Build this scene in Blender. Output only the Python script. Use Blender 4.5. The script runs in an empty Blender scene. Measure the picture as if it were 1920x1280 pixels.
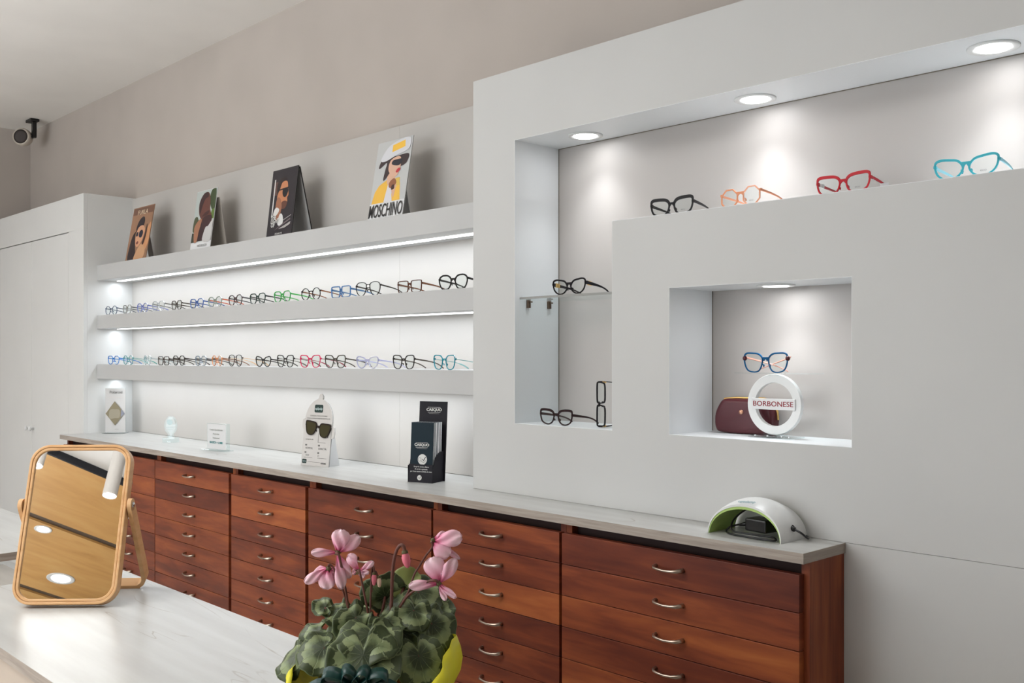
import bpy, math, random
from mathutils import Vector, Matrix
R = math.radians
C = bpy.context.scene.collection
CZ = 1.34                      # eye height; many heights below are given relative to it

# ------------------------------------------------------------------ camera, world, exposure
cd = bpy.data.cameras.new('camera'); cam = bpy.data.objects.new('camera', cd); C.objects.link(cam)
cam.location = (0, 0, CZ); cam.rotation_euler = (R(90), 0, R(46.45))
cd.lens = 35.006; cd.sensor_width = 36; cd.shift_y = 26/1920; cd.clip_start = .02
bpy.context.scene.camera = cam
w = bpy.data.worlds.new('world'); bpy.context.scene.world = w; w.use_nodes = True
w.node_tree.nodes['Background'].inputs[0].default_value = (.9, .95, 1, 1)
w.node_tree.nodes['Background'].inputs[1].default_value = .3
vs = bpy.context.scene.view_settings
vs.view_transform = 'Standard'; vs.look = 'None'; vs.gamma = 1; vs.exposure = -0.48; vs.use_curve_mapping = False

def area(name, loc, rot, sx, sy, power, col=(1, 1, 1), spread=180):
    l = bpy.data.lights.new(name, 'AREA'); l.shape = 'RECTANGLE'; l.size = sx; l.size_y = sy; l.energy = power; l.color = col
    l.spread = R(spread)
    o = bpy.data.objects.new(name, l); C.objects.link(o); o.location = loc; o.rotation_euler = [R(a) for a in rot]
    return o
# daylight through the shop window behind the camera, the glow of the room's ceiling lamps, and an added upward fill
area('window_daylight', (-3.0, -4.55, 1.15), (90, 0, 0), 5.0, 2.2, 176, (.87, .94, 1))
area('lamp_glow', (-3.0, .1, 2.80), (0, 0, 0), 4.5, .5, 1.5, (.97, .985, 1))
area('ceiling_fill_up', (-3.6, -.9, 2.25), (180, 0, 0), 3.5, 1.6, 228, (.93, .965, 1))  # added fill aimed up to brighten the ceiling; no fixture here

# ------------------------------------------------------------------ materials
def lin(c): return tuple(((v/255+.055)/1.055)**2.4 if v/255 > .04045 else v/255/12.92 for v in c)
MATS = {}
def mat(name, col, rough=.5, metal=0, trans=0, spec=.5, emit=0, ior=1.45, coat=0):
    if name in MATS: return MATS[name]
    m = bpy.data.materials.new(name); m.use_nodes = True; b = m.node_tree.nodes['Principled BSDF']
    c = tuple(lin(col)) + (1,)
    b.inputs['Base Color'].default_value = c; b.inputs['Roughness'].default_value = rough
    b.inputs['Metallic'].default_value = metal; b.inputs['Transmission Weight'].default_value = trans
    b.inputs['Specular IOR Level'].default_value = spec; b.inputs['IOR'].default_value = ior
    b.inputs['Coat Weight'].default_value = coat
    if emit: b.inputs['Emission Color'].default_value = c; b.inputs['Emission Strength'].default_value = emit
    m.diffuse_color = c
    MATS[name] = m; return m
def nt(m): return m.node_tree, m.node_tree.nodes, m.node_tree.links, m.node_tree.nodes['Principled BSDF']
def ramp(n, stops, interp='LINEAR'):
    r = n.new('ShaderNodeValToRGB'); e = r.color_ramp.elements; r.color_ramp.interpolation = interp
    while len(e) < len(stops): e.new(.5)
    for k, (p, c) in enumerate(stops): e[k].position = p; e[k].color = tuple(lin(c)) + (1,)
    return r
def rampv(n, stops):
    r = n.new('ShaderNodeValToRGB'); e = r.color_ramp.elements
    while len(e) < len(stops): e.new(.5)
    for k, (p, v) in enumerate(stops): e[k].position = p; e[k].color = (v, v, v, 1)
    return r
def mixc(n, l, f, a, b):
    x = n.new('ShaderNodeMix'); x.data_type = 'RGBA'
    for i, s in ((0, f), (6, a), (7, b)):
        if hasattr(s, 'links'): l.new(s, x.inputs[i])
        elif i == 0: x.inputs[0].default_value = s
        else: x.inputs[i].default_value = tuple(lin(s)) + (1,)
    return x.outputs[2]
def grainmap(n, l, scale, coord='Object', addrand=True):
    tc = n.new('ShaderNodeTexCoord'); mp = n.new('ShaderNodeMapping'); mp.inputs['Scale'].default_value = scale
    l.new(tc.outputs[coord], mp.inputs[0])
    if addrand:
        oi = n.new('ShaderNodeObjectInfo'); mu = n.new('ShaderNodeMath'); mu.operation = 'MULTIPLY'; mu.inputs[1].default_value = 37
        l.new(oi.outputs['Random'], mu.inputs[0]); l.new(mu.outputs[0], mp.inputs[1])
        return mp.outputs[0], oi.outputs['Random']
    return mp.outputs[0], None
def paint(name, col, var=3, rough=.55):
    m = mat(name, col, rough); t, n, l, b = nt(m)
    v, _ = grainmap(n, l, (2, 2, 2), addrand=False)
    no = n.new('ShaderNodeTexNoise'); no.inputs['Scale'].default_value = 1.3; l.new(v, no.inputs[0])
    r = ramp(n, [(.35, [c-var for c in col]), (.65, [c+var for c in col])]); l.new(no.outputs[0], r.inputs[0])
    l.new(r.outputs[0], b.inputs[0])
    n2 = n.new('ShaderNodeTexNoise'); n2.inputs['Scale'].default_value = 400; l.new(v, n2.inputs[0])
    bp = n.new('ShaderNodeBump'); bp.inputs['Strength'].default_value = .04; bp.inputs['Distance'].default_value = .002
    l.new(n2.outputs[0], bp.inputs['Height']); l.new(bp.outputs[0], b.inputs['Normal'])
    return m
def wood(name, stops, scale, rough=.35, rand=.5, streak=6, dist=1.2, spec=.5):
    m = mat(name, stops[0][1], rough, spec=spec); t, n, l, b = nt(m)
    v, rnd = grainmap(n, l, scale)
    a = n.new('ShaderNodeTexNoise'); a.inputs['Scale'].default_value = 1.6; a.inputs['Detail'].default_value = 5; a.inputs['Distortion'].default_value = dist; l.new(v, a.inputs[0])
    f = n.new('ShaderNodeTexNoise'); f.inputs['Scale'].default_value = streak; f.inputs['Detail'].default_value = 8; f.inputs['Distortion'].default_value = .6; l.new(v, f.inputs[0])
    ad = n.new('ShaderNodeMath'); ad.operation = 'MULTIPLY_ADD'; ad.inputs[1].default_value = .4; l.new(f.outputs[0], ad.inputs[0])
    sc = n.new('ShaderNodeMath'); sc.operation = 'MULTIPLY_ADD'; sc.inputs[1].default_value = .62; l.new(a.outputs[0], sc.inputs[0])
    mr = n.new('ShaderNodeMath'); mr.operation = 'MULTIPLY_ADD'; mr.inputs[1].default_value = rand*.36; mr.inputs[2].default_value = -rand*.18; l.new(rnd, mr.inputs[0])
    l.new(mr.outputs[0], sc.inputs[2]); l.new(sc.outputs[0], ad.inputs[2])
    r = ramp(n, stops); l.new(ad.outputs[0], r.inputs[0]); l.new(r.outputs[0], b.inputs[0])
    bp = n.new('ShaderNodeBump'); bp.inputs['Strength'].default_value = .12; bp.inputs['Distance'].default_value = .001
    l.new(f.outputs[0], bp.inputs['Height']); l.new(bp.outputs[0], b.inputs['Normal'])
    return m
def glassy(name, col=(250, 252, 252), gloss=.06, rough=.02):
    if name in MATS: return MATS[name]
    m = bpy.data.materials.new(name); m.use_nodes = True; n = m.node_tree.nodes; l = m.node_tree.links
    n.remove(n['Principled BSDF']); out = n['Material Output']
    tr = n.new('ShaderNodeBsdfTransparent'); tr.inputs[0].default_value = tuple(lin(col)) + (1,)
    gl = n.new('ShaderNodeBsdfGlossy'); gl.inputs['Roughness'].default_value = rough; gl.inputs[0].default_value = (1, 1, 1, 1)
    lw = n.new('ShaderNodeLayerWeight'); lw.inputs[0].default_value = .5
    pw = n.new('ShaderNodeMath'); pw.operation = 'POWER'; pw.inputs[1].default_value = 5; l.new(lw.outputs['Facing'], pw.inputs[0])
    ad = n.new('ShaderNodeMath'); ad.operation = 'MULTIPLY_ADD'; ad.inputs[1].default_value = .8; ad.inputs[2].default_value = gloss*.4; l.new(pw.outputs[0], ad.inputs[0])
    mx = n.new('ShaderNodeMixShader'); l.new(ad.outputs[0], mx.inputs[0]); l.new(tr.outputs[0], mx.inputs[1]); l.new(gl.outputs[0], mx.inputs[2])
    l.new(mx.outputs[0], out.inputs[0]); m.diffuse_color = (.8, .9, .95, .3); MATS[name] = m; return m

M_panel = paint('white_panel', (196, 196, 194), 1.5, .45)
M_lit = paint('shelf_back_board', (186, 182, 177), 1.5, .5)
M_shelf = paint('white_shelf', (186, 186, 185), 1.5, .4)
M_wardrobe = paint('white_wardrobe', (216, 216, 214), 1.5, .42)
M_nback = paint('niche_back_board', (180, 175, 171), 1.5, .5)
M_wall = paint('beige_wall', (181, 172, 164), 2.5, .8)
M_ceil = paint('ceiling_paint', (238, 235, 231), 2, .8)
M_floor = wood('floor_oak', [(.3, (204, 198, 190)), (.7, (222, 216, 208))], (.6, 6, 1), .4)
CH = [(.28, (84, 38, 28)), (.43, (110, 52, 34)), (.55, (134, 68, 41)), (.68, (158, 86, 48)), (.8, (174, 102, 56))]
M_cherry = wood('cherry_wood', CH, (.9, .9, 7), .42, .7, 6, .8, .35)
M_cherryv = wood('cherry_wood_upright', CH, (9, 9, .8), .45, .3, 6, .6, .35)
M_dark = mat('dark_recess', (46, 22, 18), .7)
M_mirrorwood = wood('mirror_beech', [(.3, (206, 154, 100)), (.5, (224, 176, 124)), (.75, (234, 192, 144))], (3, 3, 14), .4, .1, 5)
M_gold = wood('ceiling_oak_board', [(.2, (186, 134, 74)), (.5, (214, 164, 100)), (.8, (224, 182, 120))], (.8, 3, 1), .45, .25, 3, 2)
M_edge = wood('grey_oak_edge', [(.25, (134, 123, 112)), (.5, (160, 149, 139)), (.75, (184, 174, 164))], (3, 3, 60), .5, .05, 4, .4)
def crackwood():
    m = mat('white_oak_laminate', (218, 218, 214), .33, spec=.5); t, n, l, b = nt(m)
    v, _ = grainmap(n, l, (1, 1, 1), addrand=False)
    rot = n.new('ShaderNodeMapping'); rot.inputs['Scale'].default_value = (.9, 9, 1); l.new(v, rot.inputs[0])
    a = n.new('ShaderNodeTexNoise'); a.inputs['Scale'].default_value = 3; a.inputs['Detail'].default_value = 6; l.new(rot.outputs[0], a.inputs[0])
    base = ramp(n, [(.3, (184, 183, 180)), (.6, (194, 194, 191)), (.8, (200, 200, 198))]); l.new(a.outputs[0], base.inputs[0])
    # thin wandering cracks along the grain: level lines of a stretched noise, broken up by a second one
    m2 = n.new('ShaderNodeMapping'); m2.inputs['Scale'].default_value = (.55, 4.2, 1); l.new(v, m2.inputs[0])
    c = n.new('ShaderNodeTexNoise'); c.inputs['Scale'].default_value = 1.5; c.inputs['Detail'].default_value = 3; c.inputs['Distortion'].default_value = .5; l.new(m2.outputs[0], c.inputs[0])
    s = n.new('ShaderNodeMath'); s.operation = 'SUBTRACT'; s.inputs[1].default_value = .52; l.new(c.outputs[0], s.inputs[0])
    ab = n.new('ShaderNodeMath'); ab.operation = 'ABSOLUTE'; l.new(s.outputs[0], ab.inputs[0])
    line = rampv(n, [(0, 1), (.0035, .0)]); l.new(ab.outputs[0], line.inputs[0])
    br = n.new('ShaderNodeTexNoise'); br.inputs['Scale'].default_value = 5; l.new(v, br.inputs[0])
    brr = rampv(n, [(.45, 0), (.58, 1)]); l.new(br.outputs[0], brr.inputs[0])
    mu = n.new('ShaderNodeMath'); mu.operation = 'MULTIPLY'; l.new(line.outputs[0], mu.inputs[0]); l.new(brr.outputs[0], mu.inputs[1])
    mu2 = n.new('ShaderNodeMath'); mu2.operation = 'MULTIPLY'; mu2.inputs[1].default_value = .8; l.new(mu.outputs[0], mu2.inputs[0])
    kn = n.new('ShaderNodeTexVoronoi'); kn.inputs['Scale'].default_value = 3.1; l.new(v, kn.inputs[0])
    kr = rampv(n, [(0, .7), (.018, 0)]); l.new(kn.outputs['Distance'], kr.inputs[0])
    c1 = mixc(n, l, mu2.outputs[0], base.outputs[0], (150, 140, 128)); c2 = mixc(n, l, kr.outputs[0], c1, (176, 160, 142))
    l.new(c2, b.inputs[0]); return m
M_top = crackwood()
M_handle = mat('brushed_nickel', (186, 172, 158), .3, 1)
M_chrome = mat('chrome', (205, 205, 205), .15, 1)
M_mirror = mat('mirror_silver', (238, 238, 236), .01, 1)
M_lens = glassy('lens_clear')
M_acr = glassy('clear_acrylic', (246, 249, 249), .05)
M_acrt = glassy('greenish_glass', (246, 251, 251), .12)
M_led = mat('led_diffuser', (255, 255, 255), .5, emit=3.8)
M_black = mat('black_plastic', (20, 18, 18), .35)
M_white = mat('white_plastic', (226, 227, 226), .35)
M_paper = mat('white_paper', (214, 214, 214), .6)
M_gp = mat('grey_print', (120, 118, 116), .6)
M_goldm = mat('gold_metal', (226, 184, 110), .3, .8)

# ------------------------------------------------------------------ mesh helpers
class MB:
    def __init__(s): s.v = []; s.f = []; s.m = []; s.uv = {}
    def add(s, vs, fs, mi=0, uvs=None):
        o = len(s.v); s.v += [tuple(v) for v in vs]
        for k, f in enumerate(fs):
            if uvs: s.uv[len(s.f)] = [uvs[i] for i in f]
            s.f.append([i+o for i in f]); s.m.append(mi)
        return s
    def box(s, x0, x1, y0, y1, z0, z1, mi=0, M=None):
        v = [Vector((x, y, z)) for x in (x0, x1) for y in (y0, y1) for z in (z0, z1)]
        if M: v = [M @ p for p in v]
        return s.add(v, [(0, 1, 3, 2), (4, 6, 7, 5), (0, 4, 5, 1), (2, 3, 7, 6), (0, 2, 6, 4), (1, 5, 7, 3)], mi)
    def prism(s, pts, d0, d1, M=None, mi=0, plane='xz'):
        """closed 2D outline pushed from d0 to d1 across the given plane"""
        f = {'xz': lambda p, d: Vector((p[0], d, p[1])), 'xy': lambda p, d: Vector((p[0], p[1], d)), 'yz': lambda p, d: Vector((d, p[0], p[1]))}[plane]
        n = len(pts); v = [f(p, d0) for p in pts] + [f(p, d1) for p in pts]
        if M: v = [M @ p for p in v]
        return s.add(v, [list(range(n)), list(range(2*n-1, n-1, -1))] + [(i, i+n, (i+1) % n+n, (i+1) % n) for i in range(n)], mi)
    def ring(s, inner, outer, d0, d1, M=None, mi=0):
        n = len(inner); v = []
        for d in (d0, d1):
            for L in (inner, outer): v += [Vector((p[0], d, p[1])) for p in L]
        if M: v = [M @ p for p in v]
        fs = []
        for i in range(n):
            j = (i+1) % n
            fs += [(i, j, j+n, i+n), (i+2*n, i+3*n, j+3*n, j+2*n), (i, i+2*n, j+2*n, j), (i+n, j+n, j+3*n, i+3*n)]
        return s.add(v, fs, mi)
    def tube(s, pts, r, seg=8, mi=0, closed=False, flat=1.0, up=None):
        pts = [Vector(p) for p in pts]; n = len(pts); rr = r if hasattr(r, '__len__') else [r]*n
        v = []; prev = None
        for i, p in enumerate(pts):
            a = pts[(i-1) % n] if (i or closed) else p; b = pts[(i+1) % n] if (i < n-1 or closed) else p
            t = (b-a).normalized()
            ref = Vector(up) if up else (prev if prev else (Vector((0, 0, 1)) if abs(t.z) < .9 else Vector((1, 0, 0))))
            x = t.cross(ref)
            if x.length < 1e-6: x = t.cross(Vector((1, .3, .2)))
            x.normalize(); y = x.cross(t).normalized(); prev = y
            for k in range(seg):
                an = 2*math.pi*k/seg; v.append(p + x*math.cos(an)*rr[i]*flat + y*math.sin(an)*rr[i])
        fs = []
        for i in range(n if closed else n-1):
            for k in range(seg):
                a = i*seg+k; b = i*seg+(k+1) % seg; c = ((i+1) % n)*seg
                fs.append((a, b, c+(k+1) % seg, c+k))
        if not closed: fs += [list(range(seg))[::-1], [(n-1)*seg+k for k in range(seg)]]
        return s.add(v, fs, mi)
    def bar(s, pts, wd, ht, mi=0, side=None):
        """rectangular-section sweep: wd across (along side vector), ht the other way; values or lists"""
        pts = [Vector(p) for p in pts]; n = len(pts); W = wd if hasattr(wd, '__len__') else [wd]*n; H = ht if hasattr(ht, '__len__') else [ht]*n
        v = []
        for i, p in enumerate(pts):
            t = (pts[min(i+1, n-1)]-pts[max(i-1, 0)]).normalized(); x = Vector(side); x = (x-t*x.dot(t)).normalized(); y = t.cross(x)
            for a, b in ((-1, -1), (1, -1), (1, 1), (-1, 1)): v.append(p + x*a*W[i]/2 + y*b*H[i]/2)
        fs = [(0, 3, 2, 1), [4*(n-1)+k for k in range(4)]]
        for i in range(n-1):
            for k in range(4): fs.append((4*i+k, 4*i+(k+1) % 4, 4*i+4+(k+1) % 4, 4*i+4+k))
        return s.add(v, fs, mi)
    def lathe(s, prof, seg=32, M=None, mi=0):
        v = []; n = len(prof)
        for r, z in prof:
            for k in range(seg):
                a = 2*math.pi*k/seg; v.append(Vector((r*math.cos(a), r*math.sin(a), z)))
        if M: v = [M @ p for p in v]
        fs = [(i*seg+k, i*seg+(k+1) % seg, (i+1)*seg+(k+1) % seg, (i+1)*seg+k) for i in range(n-1) for k in range(seg)]
        if prof[0][0] > 1e-6: fs.append(list(range(seg))[::-1])
        if prof[-1][0] > 1e-6: fs.append([(n-1)*seg+k for k in range(seg)])
        return s.add(v, fs, mi)
    def ball(s, c, r, seg=12, mi=0, sc=(1, 1, 1)):
        prof = [(max(1e-5, math.sin(math.pi*i/8))*r, -math.cos(math.pi*i/8)*r) for i in range(9)]
        return s.lathe(prof, seg, Matrix.Translation(c) @ Matrix.Diagonal((*sc, 1)), mi)
    def text(s, body, size, M, mi=0, align='CENTER', sx=1, ext=.0003, bold=0):
        """lettering lying in the x-z plane of M, read from -y"""
        cu = bpy.data.curves.new('t', 'FONT'); cu.body = body; cu.size = size; cu.align_x = align; cu.align_y = 'CENTER'
        cu.extrude = ext; cu.offset = bold*size; cu.resolution_u = 3
        o = bpy.data.objects.new('t', cu); C.objects.link(o)
        me = bpy.data.meshes.new_from_object(o.evaluated_get(bpy.context.evaluated_depsgraph_get()))
        T = M @ Matrix.Rotation(R(90), 4, 'X') @ Matrix.Diagonal((sx, 1, 1, 1))
        s.add([T @ v.co for v in me.vertices], [list(p.vertices) for p in me.polygons], mi)
        bpy.data.objects.remove(o); bpy.data.curves.remove(cu); bpy.data.meshes.remove(me); return s
    def build(s, name, mats, parent=None, bevel=0, smooth=False, seg=2, sub=0, solid=None):
        me = bpy.data.meshes.new(name); me.from_pydata(s.v, [], s.f); mats = mats if isinstance(mats, (list, tuple)) else [mats]
        for m in mats: me.materials.append(m)
        for p, mi in zip(me.polygons, s.m): p.material_index = min(mi, len(mats)-1); p.use_smooth = smooth
        if s.uv:
            u = me.uv_layers.new(name='UVMap')
            for p in me.polygons:
                if p.index in s.uv:
                    for li, q in zip(p.loop_indices, s.uv[p.index]): u.data[li].uv = q
        me.update()
        o = bpy.data.objects.new(name, me); C.objects.link(o)
        if parent: o.parent = parent
        if solid is not None:
            d = o.modifiers.new('thickness', 'SOLIDIFY'); d.thickness = solid; d.offset = 0
            if len(mats) > 1: d.material_offset = 1
        if bevel:
            b = o.modifiers.new('bevel', 'BEVEL'); b.width = bevel; b.segments = seg; b.limit_method = 'ANGLE'; b.angle_limit = R(40)
        if sub: q = o.modifiers.new('sub', 'SUBSURF'); q.levels = sub; q.render_levels = sub
        return o
def T(*p): return Matrix.Translation(p)
def RZ(a): return Matrix.Rotation(R(a), 4, 'Z')
def RX(a): return Matrix.Rotation(R(a), 4, 'X')
def RY(a): return Matrix.Rotation(R(a), 4, 'Y')
def tag(o, label, cat, group=None, kind=None):
    o['label'] = label; o['category'] = cat
    if group: o['group'] = group
    if kind: o['kind'] = kind
    return o
def thing(name, loc, rz, label, cat, group=None):
    o = bpy.data.objects.new(name, None); C.objects.link(o); o.empty_display_size = .05
    o.location = loc; o.rotation_euler = (0, 0, R(rz)); return tag(o, label, cat, group)
def struct(o): o['kind'] = 'structure'; return o
def spline(P, n=6, closed=True):
    out = []; m = len(P)
    rng = range(m) if closed else range(m-1)
    for i in rng:
        if closed: a, b, c, d = P[(i-1) % m], P[i], P[(i+1) % m], P[(i+2) % m]
        else: a, b, c, d = P[max(i-1, 0)], P[i], P[i+1], P[min(i+2, m-1)]
        for k in range(n):
            t = k/n
            out.append(tuple(.5*((2*b[j])+(-a[j]+c[j])*t+(2*a[j]-5*b[j]+4*c[j]-d[j])*t*t+(-a[j]+3*b[j]-3*c[j]+d[j])*t**3) for j in range(len(b))))
    if not closed: out.append(tuple(P[-1]))
    return out
def rrect(x0, x1, z0, z1, r, n=6):
    out = []
    for cx, cz, a0 in ((x1-r, z1-r, 0), (x0+r, z1-r, 90), (x0+r, z0+r, 180), (x1-r, z0+r, 270)):
        for k in range(n+1):
            a = R(a0+90*k/n); out.append((cx+r*math.cos(a), cz+r*math.sin(a)))
    return out

# ------------------------------------------------------------------ room shell
XL, XR, YB, YF, ZC = -7.22, 2.6, 2.31, -4.9, CZ+1.53
def shell(name, b, m): return struct(MB().box(*b).build(name, m))
shell('floor', (XL-.1, XR+.1, YF-.1, YB+.1, -.1, 0), M_floor)
shell('ceiling', (XL-.1, XR+.1, YF-.1, YB+.1, ZC, ZC+.1), M_ceil)
shell('wall_back', (XL-.1, XR+.1, YB, YB+.1, 0, ZC), M_wall)
shell('wall_left', (XL-.1, XL, YF, YB, 0, ZC), M_wall)
shell('wall_right', (XR, XR+.1, YF, YB, 0, ZC), M_wall)
wf = MB().box(XL, XR, YF-.1, YF, 0, .4).box(XL, XR, YF-.1, YF, 2.5, ZC).box(XL, -5.9, YF-.1, YF, .4, 2.5).box(-.5, XR, YF-.1, YF, .4, 2.5)
struct(wf.build('wall_front', M_wall))
wn = struct(MB().box(-5.9, -.5, YF-.06, YF-.05, .4, 2.5).build('window_1', M_acr))
fr = MB()
for x in (-5.9, -4.1, -2.3, -.54): fr.box(x, x+.04, YF-.08, YF-.02, .4, 2.5)
fr.box(-5.9, -.5, YF-.08, YF-.02, .4, .44).box(-5.9, -.5, YF-.08, YF-.02, 2.46, 2.5)
fr.build('window_frame', M_black, wn)

# boarded oak ceiling raft behind the camera (seen in the table mirror)
raft = thing('ceiling_raft', (-1.6, -3.3, ZC), 0, 'golden oak boarded ceiling raft with black edge hanging behind the camera', 'ceiling raft')
rb = [(-2.05, -2.77), (-2.85, -3.81), (-3.89, -4.8)]
for a, b in rb:
    xs = [(-3.1, 2.2)]
    for x0, x1 in xs:
        o = MB().box(x0+1.6, x1+1.6, b+3.3, a+3.3, -.045, -.02).build('oak_board', M_gold, raft)
MB().box(-1.5, 3.8, -1.5, 1.25, -.03, -.001).build('backing', mat('brown_backing', (92, 76, 62), .7), raft)
MB().box(-1.5, 3.8, 1.25, 1.262, -.047, -.001).build('edge_strip', mat('navy_black', (22, 24, 32), .5), raft)
def downlight(x, y, z, r, label, grp, power, cone=98, blend=1.0, halo=.08, col=(.94, .97, 1), emit=9, rootname='recessed_spotlight', tilt=0):
    t = thing(rootname, (x, y, z), 0, label, 'spotlight', grp)
    MB().lathe([(r*.66, 0), (r*.72, -.003), (r*.95, -.0045), (r, -.003), (r, 0)], 40).build('trim_ring', M_white, t, smooth=True)
    MB().lathe([(1e-5, -.0035), (r*.5, -.0045), (r*.655, -.0045), (r*.655, -.0005), (1e-5, -.0005)], 32, Matrix.Rotation(R(tilt), 4, 'X')).build('lamp_face', mat('lamp_face_glow', (255, 255, 255), .5, emit=emit), t, smooth=True)
    if power:
        l = bpy.data.lights.new('spot_beam', 'SPOT'); l.energy = power; l.spot_size = R(cone); l.spot_blend = blend; l.shadow_soft_size = .03; l.color = col
        o = bpy.data.objects.new('spot_beam', l); C.objects.link(o); o.parent = t; o.location = (0, 0, -.012)
        l = bpy.data.lights.new('spot_halo', 'AREA'); l.shape = 'DISK'; l.size = r*1.3; l.energy = halo; l.color = col
        o = bpy.data.objects.new('spot_halo', l); C.objects.link(o); o.parent = t; o.location = (0, 0, -.0065)
    return t
for x, y, r, lb in ((-.90, -2.92, .055, 'small round spotlight set in oak ceiling raft, on the board joint'), (-.42, -3.52, .095, 'wide round spotlight set in oak ceiling raft, further from the edge')):
    downlight(x, y, ZC-.045, r, lb, None, 0, rootname='raft_spotlight')
for x, y, lb in ((-1.53, -1.79, 'white cylinder ceiling lamp beside the black raft edge, nearer the left end of the room'), (-1.08, -1.79, 'white cylinder ceiling lamp beside the black raft edge, the one nearer the shop centre')):
    t = thing('cylinder_lamp', (x, y, ZC), 0, lb, 'ceiling lamp', 'white cylinder ceiling lamps')
    MB().lathe([(.038, 0), (.04, -.003), (.04, -.292), (.037, -.292), (.037, -.286), (1e-5, -.286)], 36).build('lamp_body', mat('lamp_shell', (190, 184, 178), .5), t, smooth=False)
    MB().lathe([(1e-5, -.288), (.0365, -.288), (.0365, -.2865), (1e-5, -.2865)], 36).build('lamp_face', mat('cylinder_glow', (255, 250, 244), .5, emit=12), t)

# ------------------------------------------------------------------ wardrobe at the far left
wd = thing('wardrobe', (-6.33, 2.15, 0), 0, 'tall white built-in wardrobe with two plain doors left of the lit shelves', 'wardrobe')
ox, oy = 6.33, -2.15
MB().box(-7.21+ox, -5.46+ox, 2.036+oy, 2.3+oy, 0, CZ+.872).box(-7.21+ox, -5.46+ox, 2.016+oy, 2.036+oy, CZ+.682, CZ+.872).box(-5.678+ox, -5.46+ox, 2.016+oy, 2.036+oy, 0, CZ+.682).box(-7.21+ox, -6.885+ox, 2.016+oy, 2.036+oy, 0, CZ+.682).build('body', M_wardrobe, wd, bevel=.001)
for x0, x1, kx in ((-6.880, -6.2835, -6.31), (-6.2790, -5.683, -6.245)):
    d = MB().box(x0+ox, x1+ox, 2.017+oy, 2.035+oy, .05, CZ+.677).build('door', M_wardrobe, wd, bevel=.0015)
    MB().lathe([(.006, 0), (.006, .018), (.014, .022), (.014, .03), (1e-5, .032)], 16, T(kx+ox, 2.017+oy, CZ-.435) @ RX(90)).build('door_knob', M_white, d, smooth=True)

# ------------------------------------------------------------------ lit shelf bay
bp_ = thing('shelf_back_panel', (-3.9, 2.29, CZ-.42), 0, 'pale back panel of the lit shelf bay, standing on the long countertop', 'wall panel')
for x0, x1 in ((-5.459, -3.01525), (-3.01475, -2.368)):
    MB().box(x0+3.9, x1+3.9, -.009, .0199, .001, 1.285).build('board', M_lit, bp_, bevel=.0006)
def led_shelf(z0, z1, label, nm='wall_shelf'):
    t = thing(nm, (-3.9, 2.28, CZ+z0), 0, label, 'shelf', 'thick white wall shelves')
    h = z1-z0; X0, X1 = -5.459+3.9, -2.3675+3.9
    prof = [(-.193, 0), (-.193, h), (0, h), (0, 0), (-.075, 0), (-.075, .008), (-.105, .008), (-.105, 0)]
    MB().prism(prof, X0, X1, plane='yz').build('shelf_board', M_shelf, t, bevel=.0008)
    MB().box(X0+.05, X1-.004, -.104, -.076, -.003, .007).build('led_strip', M_led, t)
    l = bpy.data.lights.new('led_glow', 'AREA'); l.shape = 'RECTANGLE'; l.size = X1-X0-.04; l.size_y = .02; l.energy = 5.4; l.color = (.85, .925, 1)
    o = bpy.data.objects.new('led_glow', l); C.objects.link(o); o.parent = t; o.location = ((X0+X1)/2, -.09, -.007)
    return t
led_shelf(.405, .486, 'topmost thick white wall shelf with the picture cards on it')
led_shelf(.144, .216, 'middle thick white wall shelf, directly under the topmost one')
led_shelf(-.126, -.048, 'lowest thick white wall shelf above the long countertop')

# ------------------------------------------------------------------ niche wall on the right
nw = thing('niche_wall', (-1.0, 2.2, 0), 0, 'white display wall with an L-shaped niche and a square niche', 'display wall')
q = MB(); A, B_ = 2.081-2.2, 2.272-2.2
def nb(x0, x1, z0, z1): q.box(x0+1, x1+1, A, B_, CZ+z0, CZ+z1)
nb(-2.367, -2.177, -.4194, .865); nb(-2.177, .6, .651, .865); nb(-2.177, .6, -.4194, -.206); nb(-1.790, -1.596, -.206, .368)
nb(-1.596, -1.088, .176, .368); nb(-1.088, .6, -.206, .368); nb(-.33, .6, .368, .651)
q.build('face_board', M_panel, nw)
MB().box(-2.367+1, .6+1, A, B_, 0, CZ-.4202).build('lower_board', M_panel, nw)
MB().box(-2.366+1, .6+1, B_+.0002, .109, 0, CZ+.864).build('back_board', M_nback, nw)
q = MB(); e = .0008; A2 = A+.0002   # white laminate linings of the niches
def ln(x0, x1, z0, z1): q.box(x0+1, x1+1, A2, B_, CZ+z0, CZ+z1)
ln(-2.177, -2.177+e, -.206, .651); ln(-2.177, -.33, .651-e, .651); ln(-2.177, -1.79, -.206, -.206+e); ln(-1.79-e, -1.79, -.206, .368); ln(-1.79-e, -.33, .368, .368+e)
ln(-1.596, -1.596+e, -.206, .176); ln(-1.088-e, -1.088, -.206, .176); ln(-1.596, -1.088, -.206, -.206+e); ln(-1.596, -1.088, .176-e, .176)
q.build('lining', paint('white_lining', (234, 237, 239), 1, .4), nw)
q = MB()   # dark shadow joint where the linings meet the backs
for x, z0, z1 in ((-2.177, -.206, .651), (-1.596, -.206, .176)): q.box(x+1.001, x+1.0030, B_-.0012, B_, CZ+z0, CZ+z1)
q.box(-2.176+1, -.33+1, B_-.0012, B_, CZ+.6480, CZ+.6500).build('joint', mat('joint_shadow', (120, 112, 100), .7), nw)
NG = 'round spotlights in the white niches'
downlight(-1.985, 2.186, CZ+.6501, .052, 'recessed spotlight in the L-shaped niche, furthest left, above its upright leg', NG, 7.4, halo=.30)
downlight(-1.404, 2.185, CZ+.6501, .052, 'recessed spotlight in the middle of the L-shaped niche ceiling, above the orange glasses', NG, 7.4, halo=.30)
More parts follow.
